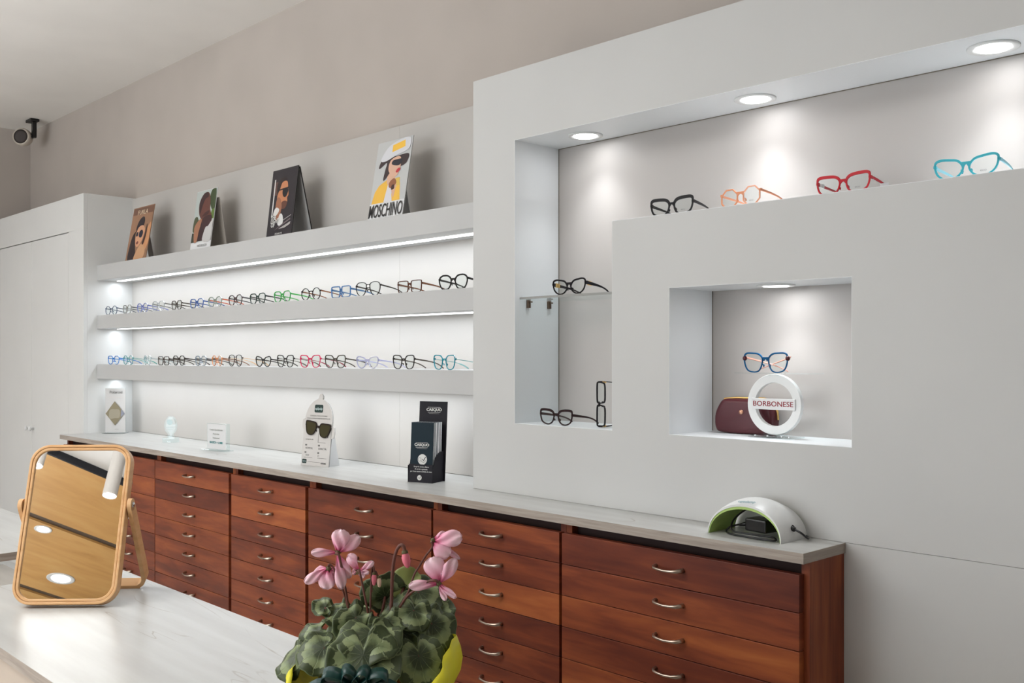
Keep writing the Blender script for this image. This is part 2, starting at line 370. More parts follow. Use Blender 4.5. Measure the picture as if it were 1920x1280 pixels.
downlight(-.823, 2.183, CZ+.6501, .052, 'recessed spotlight in the L-shaped niche above the turquoise glasses', NG, 7.4, halo=.30)
downlight(-1.342, 2.182, CZ+.1751, .047, 'recessed spotlight in the ceiling of the square niche', NG, 5.8, halo=.42)
# glass shelf in the upright leg of the niche
gs = thing('glass_shelf', (-1.98, 2.18, CZ+.169), 0, 'clear glass shelf on small clips in the tall narrow niche', 'glass shelf')
MB().box(-.1965, .1895, -.078, .084, 0, .008).build('pane', [M_acrt], gs, bevel=.0008)
MB().box(-.1960, .1890, -.0788, -.0782, .0006, .0074).build('polished_edge', mat('glass_edge_grey', (150, 150, 146), .3), gs)
for y in (-.045, .045):
    for sx in (-1, 1):
        MB().box(-.196 if sx < 0 else .181, -.188 if sx < 0 else .189, y-.006, y+.006, -.024, -.0003).box(-.19 if sx < 0 else .178, -.182 if sx < 0 else .186, y-.003, y+.008, -.008, -.004).build('shelf_clip', mat('bronze_clip', (110, 92, 78), .35, .7), gs, bevel=.001)

# ------------------------------------------------------------------ long countertop and drawer cabinets
CT = CZ-.42
ct = thing('countertop', (-3.3, 2.09, CT-.0227), 0, 'long white wood-effect countertop running along the wall over the drawers', 'countertop')
pl = [(-5.48, 1.9006), (-1.1036, 1.9006), (-1.1036, 2.0805), (-2.368, 2.0805), (-2.368, 2.2805), (-5.4595, 2.2805), (-5.4595, 2.0155), (-5.48, 2.0155)]
MB().prism([(x+3.3, y-2.09) for x, y in pl], 0, .0227, plane='xy').build('worktop', M_top, ct)
MB().box(-5.48+3.3, -1.1030+3.3, 1.900-2.09, 1.9006-2.09, 0, .0225).box(-1.1036+3.3, -1.1030+3.3, 1.9006-2.09, 2.0805-2.09, 0, .0225).build('edge_band', M_edge, ct)
BX = [-1.106, -4.337*.42, -5.621*.42, -7.291*.42, -8.638*.42, -10.312*.42, -11.66*.42, -13.0*.42]
GAP = [.014, .008, .008, .019, .019, .003, .003]
hp = [(-.040, .001, 0), (-.0395, -.010, 0), (-.033, -.0185, -.001), (-.02, -.0225, -.002), (0, -.024, -.003), (.02, -.0225, -.002), (.033, -.0185, -.001), (.0395, -.010, 0), (.040, .001, 0)]
hr = [.0052, .0045, .0036, .003, .003, .0034, .0048, .0056, .006]
hmesh = None
pos = ['the right-hand end cabinet under the arched lamp', 'second from the right end', 'third from the right end, behind the cyclamen', 'fourth from the right end, below the head-shaped display', 'fifth from the right end', 'sixth from the right end, half behind the mirror', 'the one at the left end by the wardrobe']
for k in range(7):
    xr, xl = BX[k], BX[k+1]; cx = (xr+xl)/2
    t = thing('drawer_cabinet', (cx, 2.0, 0), 0, 'cherry wood cabinet of flat drawers, ' + pos[k], 'cabinet', 'cherry wood drawer cabinets under the long countertop')
    a, b = xl-cx, xr-cx; top = CT-.0232
    body = MB().box(a+.0005, a+.02, -.068, .28 if k > 2 else .08, .0, top, 1).box(b-.02, b-.0005, -.068, .28 if k > 2 else .08, 0, top, 1)
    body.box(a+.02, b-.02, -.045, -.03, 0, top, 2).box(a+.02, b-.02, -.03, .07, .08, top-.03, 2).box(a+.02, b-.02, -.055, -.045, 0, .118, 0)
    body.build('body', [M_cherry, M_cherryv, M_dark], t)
    for r_ in range(9):
        z1 = CZ-.470-r_*.0826; z0 = z1-.0826+.0018
        d = MB().box(a+.0015, b-GAP[k], -.088, -.0685, z0, z1).build('drawer', M_cherry, t, bevel=.0008)
        hm = MB().tube([(x+(a+b)/2-.002, y-.088, z+(z0+z1)/2+.002) for x, y, z in hp], hr, 10)
        hm.build('handle', M_handle, d, smooth=True)

# ------------------------------------------------------------------ desk in the foreground, second desk behind it
DT = CZ-.6
dk = thing('desk', (-1.75, .89, 0), 0, 'white wood-effect desk in the foreground carrying the mirror and the cyclamen', 'desk')
MB().box(-1.05, 1.05, -.242, .24, DT-.023, DT).build('desktop', M_top, dk)
MB().box(-1.0506, 1.05, -.2427, -.242, DT-.023, DT-.0003).box(-1.0507, -1.05, -.242, .24, DT-.023, DT-.0003).build('edge_band', M_edge, dk)
MB().box(-1.03, 1.03, -.232, -.214, .05, DT-.023).build('front_panel', mat('greige_laminate', (192, 178, 164), .5), dk)
for x in (-1.03, 1.005): MB().box(x, x+.025, -.214, .22, 0, DT-.023).build('leg', MATS['greige_laminate'], dk)
d2 = thing('desk', (-3.75, .62, 0), 0, 'second pale desk at the left edge, standing behind the foreground desk', 'desk')
MB().box(-.5, .5, -.5, .62, DT-.024, DT).build('desktop', M_top, d2)
MB().box(.5, .5007, -.5, .62, DT-.024, DT-.0003).build('edge_band', M_edge, d2)
MB().box(.44, .465, -.45, .34, 0, DT-.024).build('leg', M_edge, d2)
MB().box(-.465, -.44, -.45, .34, 0, DT-.024).build('leg', M_edge, d2)

# ------------------------------------------------------------------ ceiling speaker in the far corner
sp = thing('ceiling_speaker', (-6.86, 2.15, ZC), 0, 'round white speaker with dark grille on a bracket in the ceiling corner', 'speaker')
Mx = T(0, 0, -.118) @ RZ(46.45-180+180) @ RX(90)
MB().lathe([(1e-5, -.05), (.03, -.048), (.048, -.035), (.056, -.01), (.057, .02), (.052, .034), (.046, .036), (.046, .03), (1e-5, .03)], 36, Mx).build('housing', mat('speaker_shell', (190, 180, 168), .5), sp, smooth=True)
MB().lathe([(1e-5, .037), (.03, .035), (.0455, .031), (1e-5, .0305)], 36, Mx).build('grille', mat('speaker_grille', (70, 64, 62), .8), sp, smooth=True)
MB().box(-.02, .08, .02, .075, -.018, -.001).box(.03, .06, .04, .065, -.12, -.018).box(-.005, .05, .035, .05, -.125, -.11).build('bracket', M_black, sp, bevel=.003)

# ------------------------------------------------------------------ eyeglasses
OUT = {   # half-size outlines of one lens, x towards the temple
 'panto': [(-.90, .45), (-.55, .88), (0, 1), (.6, .93), (1, .5), (.93, -.2), (.6, -.82), (0, -1), (-.55, -.85), (-.88, -.2)],
 'square': [(-.95, .7), (-.8, .95), (0, 1), (.85, .97), (1, .75), (.97, -.4), (.8, -.9), (0, -1), (-.75, -.92), (-.93, -.4)],
 'soft': [(-.92, .5), (-.6, .93), (0, 1), (.7, .95), (1, .6), (.95, -.1), (.65, -.8), (0, -1), (-.6, -.82), (-.9, -.2)],
 'cat': [(-.95, .22), (-.62, .76), (0, .96), (.62, 1.04), (.97, .86), (1.0, .35), (.82, -.38), (.38, -.88), (-.16, -1), (-.66, -.72), (-.94, -.22)],
 'butterfly': [(-.88, .45), (-.5, .9), (.15, 1), (.78, .98), (1.0, .66), (.94, -.15), (.64, -.80), (.05, -1), (-.5, -.88), (-.8, -.3)],
 'aviator': [(-.88, .6), (-.55, .92), (.1, 1), (.72, .88), (1, .42), (.95, -.2), (.62, -.8), (.1, -1), (-.42, -.82), (-.78, -.2)],
 'wayfarer': [(-.85, .55), (-.6, .95), (.1, 1), (.95, 1.0), (1.05, .75), (.92, 0), (.6, -.8), (.05, -1), (-.5, -.75), (-.78, 0)],
 'browline': [(-.96, .35), (-.66, .84), (0, 1), (.82, 1.0), (1.02, .72), (.98, 0), (.76, -.66), (.2, -1), (-.4, -.96), (-.82, -.5)],
}
def lens_outline(st, grow=0):
    a, b = st['a'], st['b']
    if st.get('oct'):
        P = [(math.cos(R(22.5+45*k))*a*1.06, math.sin(R(22.5+45*k))*b*1.06) for k in range(8)]
        L = [(p[0]+(q_[0]-p[0])*j/5, p[1]+(q_[1]-p[1])*j/5) for p, q_ in zip(P, P[1:]+P[:1]) for j in range(5)]
    elif st['kind'] == 'round': L = [(a*math.cos(-2*math.pi*k/40), b*math.sin(-2*math.pi*k/40)) for k in range(40)][::-1]
    else: L = [(x*a, z*b) for x, z in spline(OUT[st['kind']], 5)][::-1]
    if not grow: return L
    out = []; n = len(L)
    for i in range(n):
        t = Vector(L[(i+1) % n])-Vector(L[i-1]); t.normalize(); nx, nz = t.y, -t.x
        if nx*L[i][0]+nz*L[i][1] < 0: nx, nz = -nx, -nz
        g = grow*(1+st.get('brow', 0)*max(0, nz)); out.append((L[i][0]+nx*g, L[i][1]+nz*g))
    return out
LSH = {
 'panto': dict(a=.0272, b=.0205, n=2.45, taper=.15, rim=.0030, brow=.3),
 'round': dict(a=.0258, b=.0215, n=2.05, taper=.05, rim=.0026),
 'square': dict(a=.0282, b=.0185, n=3.4, taper=.10, rim=.0030),
 'soft': dict(a=.0272, b=.0195, n=2.9, taper=.18, rim=.0031, brow=.3),
 'cat': dict(a=.0278, b=.0185, n=2.5, taper=.24, cat=.28, rim=.0031, brow=.35),
 'butterfly': dict(a=.0282, b=.0218, n=3.0, taper=.20, cat=.12, rim=.0027, brow=.35),
 'aviator': dict(a=.0292, b=.0232, n=2.7, taper=.26, rim=.0024, double=1),
 'octagon': dict(a=.0250, b=.0215, n=2, oct=1, rim=.0029),
 'wayfarer': dict(a=.0290, b=.0230, n=2.8, taper=.42, cat=.08, rim=.0030, brow=.6),
 'browline': dict(a=.0272, b=.0180, n=3.3, taper=.16, cat=.10, rim=.0038, brow=.9),
}
def acetate(col, clear=0, rough=.25):
    nm = 'acetate_%d_%d_%d_%d' % (*col, int(clear*10))
    return mat(nm, col, rough, trans=clear, spec=.28)
def eyeglasses(x, y, z, yaw, shape, col, label, grp=None, tcol=None, clear=0, tclear=None, W=.138, L=.128, th=(.0055, .0036), rimk=1, M=None, demo=None, plate=None, name='eyeglasses', tip=None, lensmat=None, sx=1, tag_=None, cat='eyeglasses', wire=False, cross=0):
    st = dict(LSH[shape], kind=shape); rim = st['rim']*rimk; st['a'] *= sx
    t = thing(name, (x, y, z), yaw, label, cat, grp)
    if M is not None: t.matrix_world = M
    fm = acetate(col, clear); tm = acetate(tcol or col, clear if tclear is None else tclear)
    dp = .0036; zc = st['b']*(1.05 if st.get('oct') else 1)+rim; cx = W/2-st['a']-rim-.0015
    inner = lens_outline(st); outer = lens_outline(st, rim)
    zlow = min(p[1] for p in outer); zc = -zlow
    fr = MB(); zh = zc+st['b']*.50
    for s in (-1, 1):
        fr.ring([(s*(cx+p[0]), zc+p[1]) for p in inner], [(s*(cx+p[0]), zc+p[1]) for p in outer], 0, dp)
        fr.box(min(s*(cx+st['a']), s*W/2), max(s*(cx+st['a']), s*W/2), 0, .008, zh-.003, zh+.0035)
        # nose pad
        fr.tube([(s*(cx-st['a']*.88), dp*.6, zc-.003), (s*(cx-st['a']*.95), dp+.004, zc-.006), (s*(cx-st['a']*.93), dp+.004, zc-.011)], [.0012, .0026, .0014], 6)
    g = cx-st['a']-rim*.6
    def bridge(zz, r, up):
        P = [(g*u, dp/2, zc+zz+up*(1-u*u)) for u in (-1.25, -.8, -.4, 0, .4, .8, 1.25)]
        fr.bar(P, dp, [r*2.1, r*1.5, r*1.1, r, r*1.1, r*1.5, r*2.1], side=(0, 1, 0))
    if st.get('double'): bridge(st['b']*.15, .0018, .002); bridge(st['b']*.66, .0017, .0005)
    else: bridge(st['b']*.45, .0058 if rim > .0029 else .0036, .0016)
    fr.build('front_frame', fm, t, bevel=.0006, seg=1)
    for s in (-1, 1):
        lo = [(s*(cx+p[0]*1.01), zc+p[1]*1.01) for p in inner]
        MB().prism(lo, dp*.35, dp*.35+.0012).build('lens', lensmat or M_lens, t)
        tb = MB(); pts = []; Wd = []; Hh = []
        if cross:
            for i in range(13):
                u = i/12; yy = .006+(cross*.5)*math.sin(u*math.pi*.5); pts.append((s*(W/2-.001-(W*.92 if s > 0 else W*.80)*u), yy+(.006 if s > 0 else 0), zh*(1-u)**.8+.003)); Wd.append(.002); Hh.append(.005-.003*u)
        else:
            for i in range(15):
                u = i/14; pts.append((s*(W/2-.0012-.013*u*u), .004+L*u, .0022+(zh-.0022)*(1-.5*u-.5*u**5))); Wd.append(.0028-.0006*u)
                Hh.append(th[0]+(th[1]-th[0])*min(1, u*1.5) if not wire else .0022 if u < .78 else .0045)
        tb.bar(pts, Wd, Hh, side=(1, 0, .0))
        to = tb.build('temple', tm, t, bevel=.0005, seg=1)
        if plate:
            q = MB()
            for a_, b_, mi in ((.07, .11, 0), (.125, .15, 1), (.165, .20, 0)):
                i0 = Vector(pts[0]).lerp(Vector(pts[-1]), a_); i1 = Vector(pts[0]).lerp(Vector(pts[-1]), b_)
                zz = lambda u: .0022+(zh-.0022)*(1-.5*u-.5*u**5)
                q.bar([(i0.x, i0.y, zz(a_)), (i1.x, i1.y, zz(b_))], .0042, th[0]*1.12, mi, side=(1, 0, 0))
            q.build('metal_inlay', plate, to)
    if demo:
        q = MB()
        q.text(demo, .0075, T(cx, dp*.35-.0006, zc-st['b']*.52), 0, sx=1.25, ext=.0001)
        q.build('lens_print', M_gp, t)
    if tag_:
        q = MB().box(W/2-.006, W/2+.014, .052, .0525, 0.0, .022); q.build('price_tag', M_paper, t)
    return t
ZU, ZL, ZN = CZ+.216, CZ-.048, CZ+.3689
GU = 'eyeglasses on the middle wall shelf'; GL = 'eyeglasses on the lowest wall shelf'
BLK = (30, 26, 24)
up = [
 (-5.426, 3, 'round', (70, 84, 104), 0, (84, 90, 100), 'dark blue-grey round eyeglasses at the far left end of the middle shelf'),
 (-5.215, -6, 'soft', (150, 148, 140), .4, (96, 96, 96), 'thin pale grey eyeglasses second from the left on the middle shelf'),
 (-5.022, -2, 'panto', (112, 124, 190), .4, (104, 112, 176), 'translucent violet-blue round eyeglasses third from the left on the middle shelf'),
 (-4.833, 0, 'aviator', (176, 180, 182), .5, (110, 108, 106), 'clear pale eyeglasses with grey temples, fourth from the left on the middle shelf'),
 (-4.628, -6, 'soft', (66, 58, 50), 0, (58, 48, 40), 'dark brown narrow eyeglasses fifth from the left on the middle shelf'),
 (-4.414, -1, 'soft', (54, 92, 160), .2, (58, 84, 140), 'mid-blue eyeglasses left of the orange-templed pair on the middle shelf'),
 (-4.233, -2, 'panto', (138, 150, 136), .3, (196, 84, 50), 'greenish eyeglasses with orange-red temples on the middle shelf'),
 (-4.042, -4, 'panto', (64, 40, 40), .1, (70, 66, 70), 'dark wine-red eyeglasses just right of the orange-templed pair'),
 (-3.847, -2, 'soft', (42, 58, 52), 0, (52, 50, 50), 'black-green eyeglasses directly left of the bright green pair'),
 (-3.644, -2, 'soft', (52, 158, 70), .2, (70, 168, 78), 'bright green eyeglasses on the middle shelf'),
 (-3.426, 0, 'round', (44, 36, 34), 0, (130, 84, 60), 'round dark brown eyeglasses directly right of the bright green pair'),
 (-3.214, -2, 'square', (64, 112, 164), .15, (92, 124, 160), 'thick denim-blue square eyeglasses on the middle shelf'),
 (-3.036, 4, 'aviator', (40, 36, 34), 0, (56, 50, 46), 'black double-bridge aviator eyeglasses on the middle shelf'),
 (-2.786, -1, 'square', (84, 52, 38), 0, (116, 78, 58), 'rectangular tortoiseshell eyeglasses second from the right on the middle shelf'),
 (-2.549, 3, 'panto', (40, 38, 36), 0, (48, 46, 44), 'large black eyeglasses at the right end of the middle shelf'),
]
for i, (x, yw, sh, c, cl, tc, lb) in enumerate(up):
    eyeglasses(x*.9823, 2.112, ZU, yw, sh, c, lb, GU, tc, cl, .1 if cl else 0, rimk=1.35 if i in (11, 14) else 1, th=(.007, .004) if i in (11, 13, 14) else (.0055, .0036), W=.140 if i >= 12 else .138, sx=1)
lo = [
 (-5.395, 2, 'soft', (40, 120, 200), .2, (50, 124, 196), 'bright blue eyeglasses at the left end of the lowest shelf'),
 (-5.202, -3, 'round', (70, 150, 150), .3, (90, 160, 150), 'teal round eyeglasses second from the left on the lowest shelf'),
 (-4.964, -10, 'round', (196, 210, 212), .6, (150, 160, 160), 'almost colourless clear eyeglasses between the teal and dark pairs, lowest shelf'),
 (-4.773, -3, 'square', (62, 50, 42), 0, (52, 44, 38), 'dark brown square eyeglasses, left one of two dark neighbours on the lowest shelf'),
 (-4.604, -3, 'panto', (50, 40, 34), 0, (46, 38, 34), 'dark brown rounded eyeglasses, right one of two dark neighbours on the lowest shelf'),
 (-4.374, -6, 'soft', (150, 164, 176), .5, (60, 56, 54), 'pale grey-blue eyeglasses left of the orange pair, lowest shelf'),
 (-4.215, -9, 'round', (232, 150, 92), .4, (150, 110, 90), 'orange eyeglasses on the lowest shelf'),
 (-4.043, -4, 'aviator', (58, 54, 52), 0, (214, 178, 140), 'black eyeglasses with thin pale gold temples right of the orange pair'),
 (-3.799, -3, 'cat', (40, 38, 34), 0, (50, 46, 44), 'black cat-eye eyeglasses just right of the gap, lowest shelf'),
 (-3.620, -3, 'butterfly', (44, 42, 40), 0, (90, 86, 80), 'black butterfly eyeglasses directly left of the raspberry red pair'),
 (-3.431, 2, 'butterfly', (206, 36, 84), .1, (150, 60, 76), 'raspberry red eyeglasses on the lowest shelf'),
 (-3.253, 0, 'butterfly', (66, 60, 52), 0, (76, 70, 64), 'dark olive-brown eyeglasses directly right of the raspberry red pair'),
 (-3.041, -1, 'cat', (198, 198, 226), .6, (184, 184, 216), 'pale lilac transparent eyeglasses on the lowest shelf'),
 (-2.821, -5, 'butterfly', (44, 40, 38), 0, (84, 76, 70), 'dark butterfly eyeglasses second from the right on the lowest shelf'),
 (-2.596, -9, 'butterfly', (28, 140, 156), .15, (150, 196, 196), 'teal-blue butterfly eyeglasses at the right end of the lowest shelf'),
]
for i, (x, yw, sh, c, cl, tc, lb) in enumerate(lo):
    eyeglasses(x*.9823, 2.112, ZL, yw, sh, c, lb, GL, tc, cl, .1 if cl else 0, wire=i in (1, 2, 7, 9, 10, 14), W=.140 if i > 8 else .138)
GE = 'four pairs of eyeglasses on the long niche ledge'
M_sil = mat('silver_inlay', (220, 222, 224), .3, .8)
eyeglasses(-1.617, 2.118, ZN, 1, 'browline', (18, 16, 20), 'thick black eyeglasses at the left end of the niche ledge', GE, (24, 22, 26), 0, W=.140, L=.112, th=(.0085, .004), demo='eco', rimk=1.2)
eyeglasses(-1.405, 2.118, ZN, -9, 'octagon', (226, 152, 112), 'orange transparent octagonal eyeglasses on the niche ledge', GE, (228, 160, 128), .25, .3, W=.132, L=.115, th=(.006, .004), demo='eco', rimk=1.15)
eyeglasses(-1.131, 2.120, ZN, -3, 'browline', (190, 16, 34), 'red eyeglasses with a white price tag on the niche ledge', GE, (176, 28, 44), .05, W=.138, L=.112, th=(.0075, .004), demo='eco', tag_=1, plate=[M_white, M_white])
eyeglasses(-.853, 2.116, ZN, -2, 'cat', (54, 170, 184), 'turquoise cat-eye eyeglasses on the niche ledge under the right spotlight', GE, (130, 190, 204), .1, .2, W=.138, L=.112, th=(.0075, .004), demo='eco', rimk=1.25)
eyeglasses(-1.985, 2.114, CZ+.1772, -3, 'cat', (20, 18, 24), 'black cat-eye eyeglasses with gold plates on the temples, on the glass shelf', None, (22, 20, 28), 0, W=.140, L=.112, th=(.0105, .0045), rimk=1.2, plate=[M_goldm, M_goldm])
eyeglasses(-2.035, 2.112, CZ-.2051, -3, 'browline', (42, 26, 28), 'dark tortoiseshell eyeglasses on the floor of the tall niche', None, (52, 32, 32), 0, W=.140, L=.118, th=(.008, .0045), rimk=1.0)
Mv = T(-1.880, 2.135, CZ-.2051+.066) @ RZ(-15) @ RY(-90) @ T(0, 0, -.022)
eyeglasses(0, 0, 0, 0, 'square', (20, 18, 24), 'black eyeglasses standing upright on end in the tall niche', None, (22, 20, 26), 0, W=.131, L=.085, th=(.009, .006), rimk=1.2, M=Mv, plate=[M_goldm, M_goldm])

# ------------------------------------------------------------------ square niche: ring stand, blue glasses, case
rs = thing('ring_display_stand', (-1.347, 2.185, CZ-.2051), 0, 'white ring display stand reading BORBONESE in the square niche', 'display stand')
circ = lambda r, zc=0, n=56: [(r*math.cos(2*math.pi*k/n), zc+r*math.sin(2*math.pi*k/n)) for k in range(n)]
MB().ring(circ(.0540, .083), circ(.0755, .083), -.006, .008).build('ring', M_white, rs, bevel=.001)
q = MB().box(-.061, .061, -.0105, -.0065, .070, .0975).build('name_plate', mat('name_plate_white', (222, 222, 222), .3), rs, bevel=.0008)
MB().text('BORBONESE', .0180, T(0, -.0108, .0838), sx=1.14, ext=.0003, bold=.004).build('lettering', mat('maroon_print', (140, 30, 44), .5), q)
MB().box(-.105, .105, -.022, .05, .1593, .1613).box(-.012, -.008, -.008, .002, .155, .1592).box(.008, .012, -.008, .002, .155, .1592).build('glasses_tray', M_acr, rs)
MB().box(-.06, .06, -.03, .04, 0, .004).box(-.03, .03, -.008, .01, .0042, .009).build('base_plate', M_acr, rs, bevel=.001)
q = MB()
for x in (-.045, -.01, .03, .05): q.lathe([(.003, .0042), (.003, .0065), (1e-5, .0068)], 12, T(x, -.018, 0))
q.build('screw', M_chrome, rs)
g = eyeglasses(-1.366, 2.17, CZ-.2051+.1616, -6, 'butterfly', (20, 84, 128), 'translucent blue eyeglasses with rose gold temples on the ring stand', None, (196, 140, 124), .05, 0, W=.138, L=.1, th=(.005, .002), cross=.06, demo='Vogue' and None, rimk=1.15, sx=1.0)
q = MB()
for s in (-1, 1): q.lathe([(1e-5, -.004), (.006, -.003), (.0065, 0), (.004, .003), (1e-5, .004)], 12, T(s*.066, .002, .036) @ RX(90))
q.build('hinge_bead', mat('maroon_bead', (70, 24, 30), .25), g, smooth=True)
cs = thing('glasses_case', (-1.462, 2.236, CZ-.2051), 4, 'burgundy leather glasses case with gold rim in the square niche', 'glasses case')
sil = spline([(-.083, .012), (-.086, .045), (-.076, .072), (-.060, .090), (-.03, .0915), (.05, .0915), (.072, .086), (.083, .06), (.084, .03), (.074, .008), (.03, .001), (-.06, .002)], 4)
MB().prism(sil, -.022, .022).build('case_body', mat('burgundy_leather', (78, 24, 32), .42), cs, bevel=.012, seg=4, smooth=True)
MB().tube([(-.082, .0, .064), (-.064, .0, .091), (-.03, .0, .0938), (.05, 0, .0938), (.074, 0, .088), (.087, 0, .062), (.0885, 0, .04)], .0028, 8).build('gold_rim', M_goldm, cs, smooth=True)
MB().lathe([(1e-5, .0258), (.0055, .025), (.006, .021)], 20, T(-.004, 0, .058) @ RX(90)).build('snap_button', mat('rose_gold', (226, 170, 140), .3, .7), cs, smooth=True)

# ------------------------------------------------------------------ arched lamp with its power supply
ar = thing('arched_lamp', (-1.293, 2.018, CT), 0, 'small white arched lamp with lime green inside on the right counter end', 'lamp')
def arch(ro, rh, n=28): return [(-ro*math.cos(math.pi*k/n), rh*math.sin(math.pi*k/n)**.92) for k in range(n+1)]
def archmesh(o, i_, y0f, y1f, mi=0):
    m = MB(); n = len(o); v = []
    for L, yf in ((o, y0f), (i_, y0f), (o, y1f), (i_, y1f)): v += [(p[0], yf(p), p[1]) for p in L]
    f = []
    for k in range(n-1):
        f += [(k, k+1, n+k+1, n+k), (2*n+k, 3*n+k, 3*n+k+1, 2*n+k+1), (k, 2*n+k, 2*n+k+1, k+1), (n+k, n+k+1, 3*n+k+1, 3*n+k)]
    f += [(0, n, 3*n, 2*n), (n-1, 3*n-1, 4*n-1, 2*n-1)]
    return m.add(v, f)
def vault(k0, k1, ta, tb, rows=9, n=28):
    m = MB(); v = []; f = []
    for k_ in (k0, k1):
        for i in range(rows):
            t_ = ta+(tb-ta)*i/(rows-1)
            for j in range(n+1):
                an = math.pi*j/n; th_ = k_*(.25+.75*math.sin(an)); z_ = (.088*(1-.13*t_*t_)-th_)*math.sin(an)**.92
                v.append((-(.101*(1-.03*t_*t_)-th_)*math.cos(an), .056*t_*(1-.10*math.sin(an)), z_))
    N = rows*(n+1); g = lambda q, i, j: q*N+i*(n+1)+j
    for i in range(rows-1):
        for j in range(n): f += [(g(0, i, j), g(0, i, j+1), g(0, i+1, j+1), g(0, i+1, j)), (g(1, i, j), g(1, i+1, j), g(1, i+1, j+1), g(1, i, j+1))]
        for j in (0, n): f.append((g(0, i, j), g(0, i+1, j), g(1, i+1, j), g(1, i, j)))
    for j in range(n):
        for i in (0, rows-1): f.append((g(0, i, j), g(1, i, j), g(1, i, j+1), g(0, i, j+1)))
    return m.add(v, f)
vault(0, .0055, -1, 1).build('shell', M_white, ar, smooth=True).modifiers.new('edges', 'EDGE_SPLIT').split_angle = R(40)
vault(.0057, .0125, -.97, .96).build('inner_liner', mat('lime_plastic', (176, 204, 118), .5), ar)
MB().text('optolamp', .011, T(.002, -.0435, .0825) @ RY(-3) @ RX(-58), sx=1.1, ext=.0002).build('lettering', mat('teal_print', (110, 150, 160), .5), ar)
pa = thing('power_adapter', (-1.285, 2.01, CT), 0, 'black power adapter with coiled cable under the arched lamp', 'power adapter')
MB().box(-.022, .04, -.02, .03, .012, .042, M=RZ(-8)).build('adapter_body', M_black, pa, bevel=.004)
cab = spline([(-.022, 0, .026), (-.045, -.005, .022), (-.062, -.02, .016), (-.066, -.03, .006), (-.045, -.04, .004), (-.01, -.045, .004), (.05, -.048, .004), (.072, -.04, .004), (.05, -.02, .006), (-.01, -.03, .008), (-.05, -.028, .010), (-.06, -.01, .03), (-.04, .01, .055), (-.01, .02, .066), (.005, .03, .055), (.01, .03, .036)], 8, False)
MB().tube(cab, .0022, 8).tube([(-.02, 0, .026), (-.034, -.002, .024), (-.046, -.006, .021)], [.006, .005, .003], 10).build('cable', M_black, pa, smooth=True)
cab = spline([(.077, .008, .029), (.090, .002, .028), (.1, .0, .026), (.113, .002, .02), (.116, .02, .008), (.105, .045, .004), (.09, .06, .004), (.06, .068, .004)], 8, False)
MB().tube(cab, [.0055 if i < 14 else .0024 for i in range(len(cab))], 10).lathe([(.009, 0), (.0085, .004), (.003, .012)], 12, T(.078, .008, .029) @ RY(80)).build('plug', M_black, pa, smooth=True)

# ------------------------------------------------------------------ printed pictures
def picture(parent, W, H, polys, name='printed_picture', y=-.0017, M=None):
    """flat coloured shapes printed on a card; each poly: (colour, [(u, v)...], smooth)"""
    cols = []; m = MB(); mats = []
    for i, (c, P, sm) in enumerate(polys):
        if c not in cols: cols.append(c); mats.append(mat('print_%d_%d_%d' % c, c, .5))
        pts = spline(P, 5) if sm else P
        m.prism([((min(.995, max(.005, u))-.5)*W, min(.995, max(.005, v))*H) for u, v in pts], y-.00012*i, y-.00012*i+.0001, M, cols.index(c))
    return m.build(name, mats, parent)
def lens_pair(): pass
def card(x, w, h, lean, label, border, y=2.150, nm='poster_card'):
    t = thing(nm, (x, y, CZ+.486), 0, label, 'poster', 'picture cards standing on the top wall shelf')
    return t, T(0, 0, 0) @ RX(-lean)
rect = lambda u0, v0, u1, v1: [(u0, v0), (u1, v0), (u1, v1), (u0, v1)]
SK = (206, 158, 128)
# card 1
t, M = card(-5.05, .25, .29, 10, 'leftmost picture card, brown, of a dark-haired person in sunglasses', None, 2.125)
W_, H_ = .255, .290
MB().box(-W_/2, W_/2, -.001, .001, 0, H_, M=M).build('card_sheet', mat('card_brown', (140, 106, 82), .5), t)
MB().box(-.03, .03, .001, .0025, 0, H_*.8, M=T(0, .09, 0) @ RX(11)).build('easel_back', M_paper, t)
picture(t, W_, H_, [((150, 112, 86), rect(.02, .02, .98, .98), 0), ((112, 78, 62), rect(.02, .86, .98, .98), 0),
 ((196, 140, 98), [(.75, .1), (.98, .3), (.98, .66), (.86, .6), (.7, .35)], 1), ((40, 26, 30), [(.12, .02), (.5, .02), (.42, .2), (.3, .5), (.42, .72), (.6, .8), (.52, .62), (.2, .5), (.1, .25)], 1),
 ((36, 24, 32), [(.3, .58), (.36, .72), (.5, .8), (.62, .79), (.66, .7), (.6, .62), (.45, .6)], 1),
 ((206, 152, 118), [(.36, .34), (.34, .5), (.42, .62), (.62, .64), (.74, .54), (.68, .38), (.55, .27), (.44, .26)], 1),
 ((196, 150, 112), [(.4, .02), (.55, .24), (.72, .3), (.9, .16), (.8, .02)], 1), ((120, 62, 48), [(.4, .33), (.47, .36), (.52, .33), (.46, .3)], 1),
 ((28, 30, 48), [(.5, .44), (.49, .53), (.6, .56), (.67, .5), (.62, .42)], 1), ((28, 30, 48), [(.35, .46), (.36, .52), (.43, .53), (.44, .46)], 1),
 ((60, 36, 30), [(.7, .3), (.76, .48), (.8, .66), (.84, .5), (.78, .3)], 1)], M=M)
MB().text('FURLA', .034, M @ T(0, -.0035, H_*.89), sx=1.25, ext=.0002).build('lettering', mat('cream_print', (226, 206, 176), .5), t)
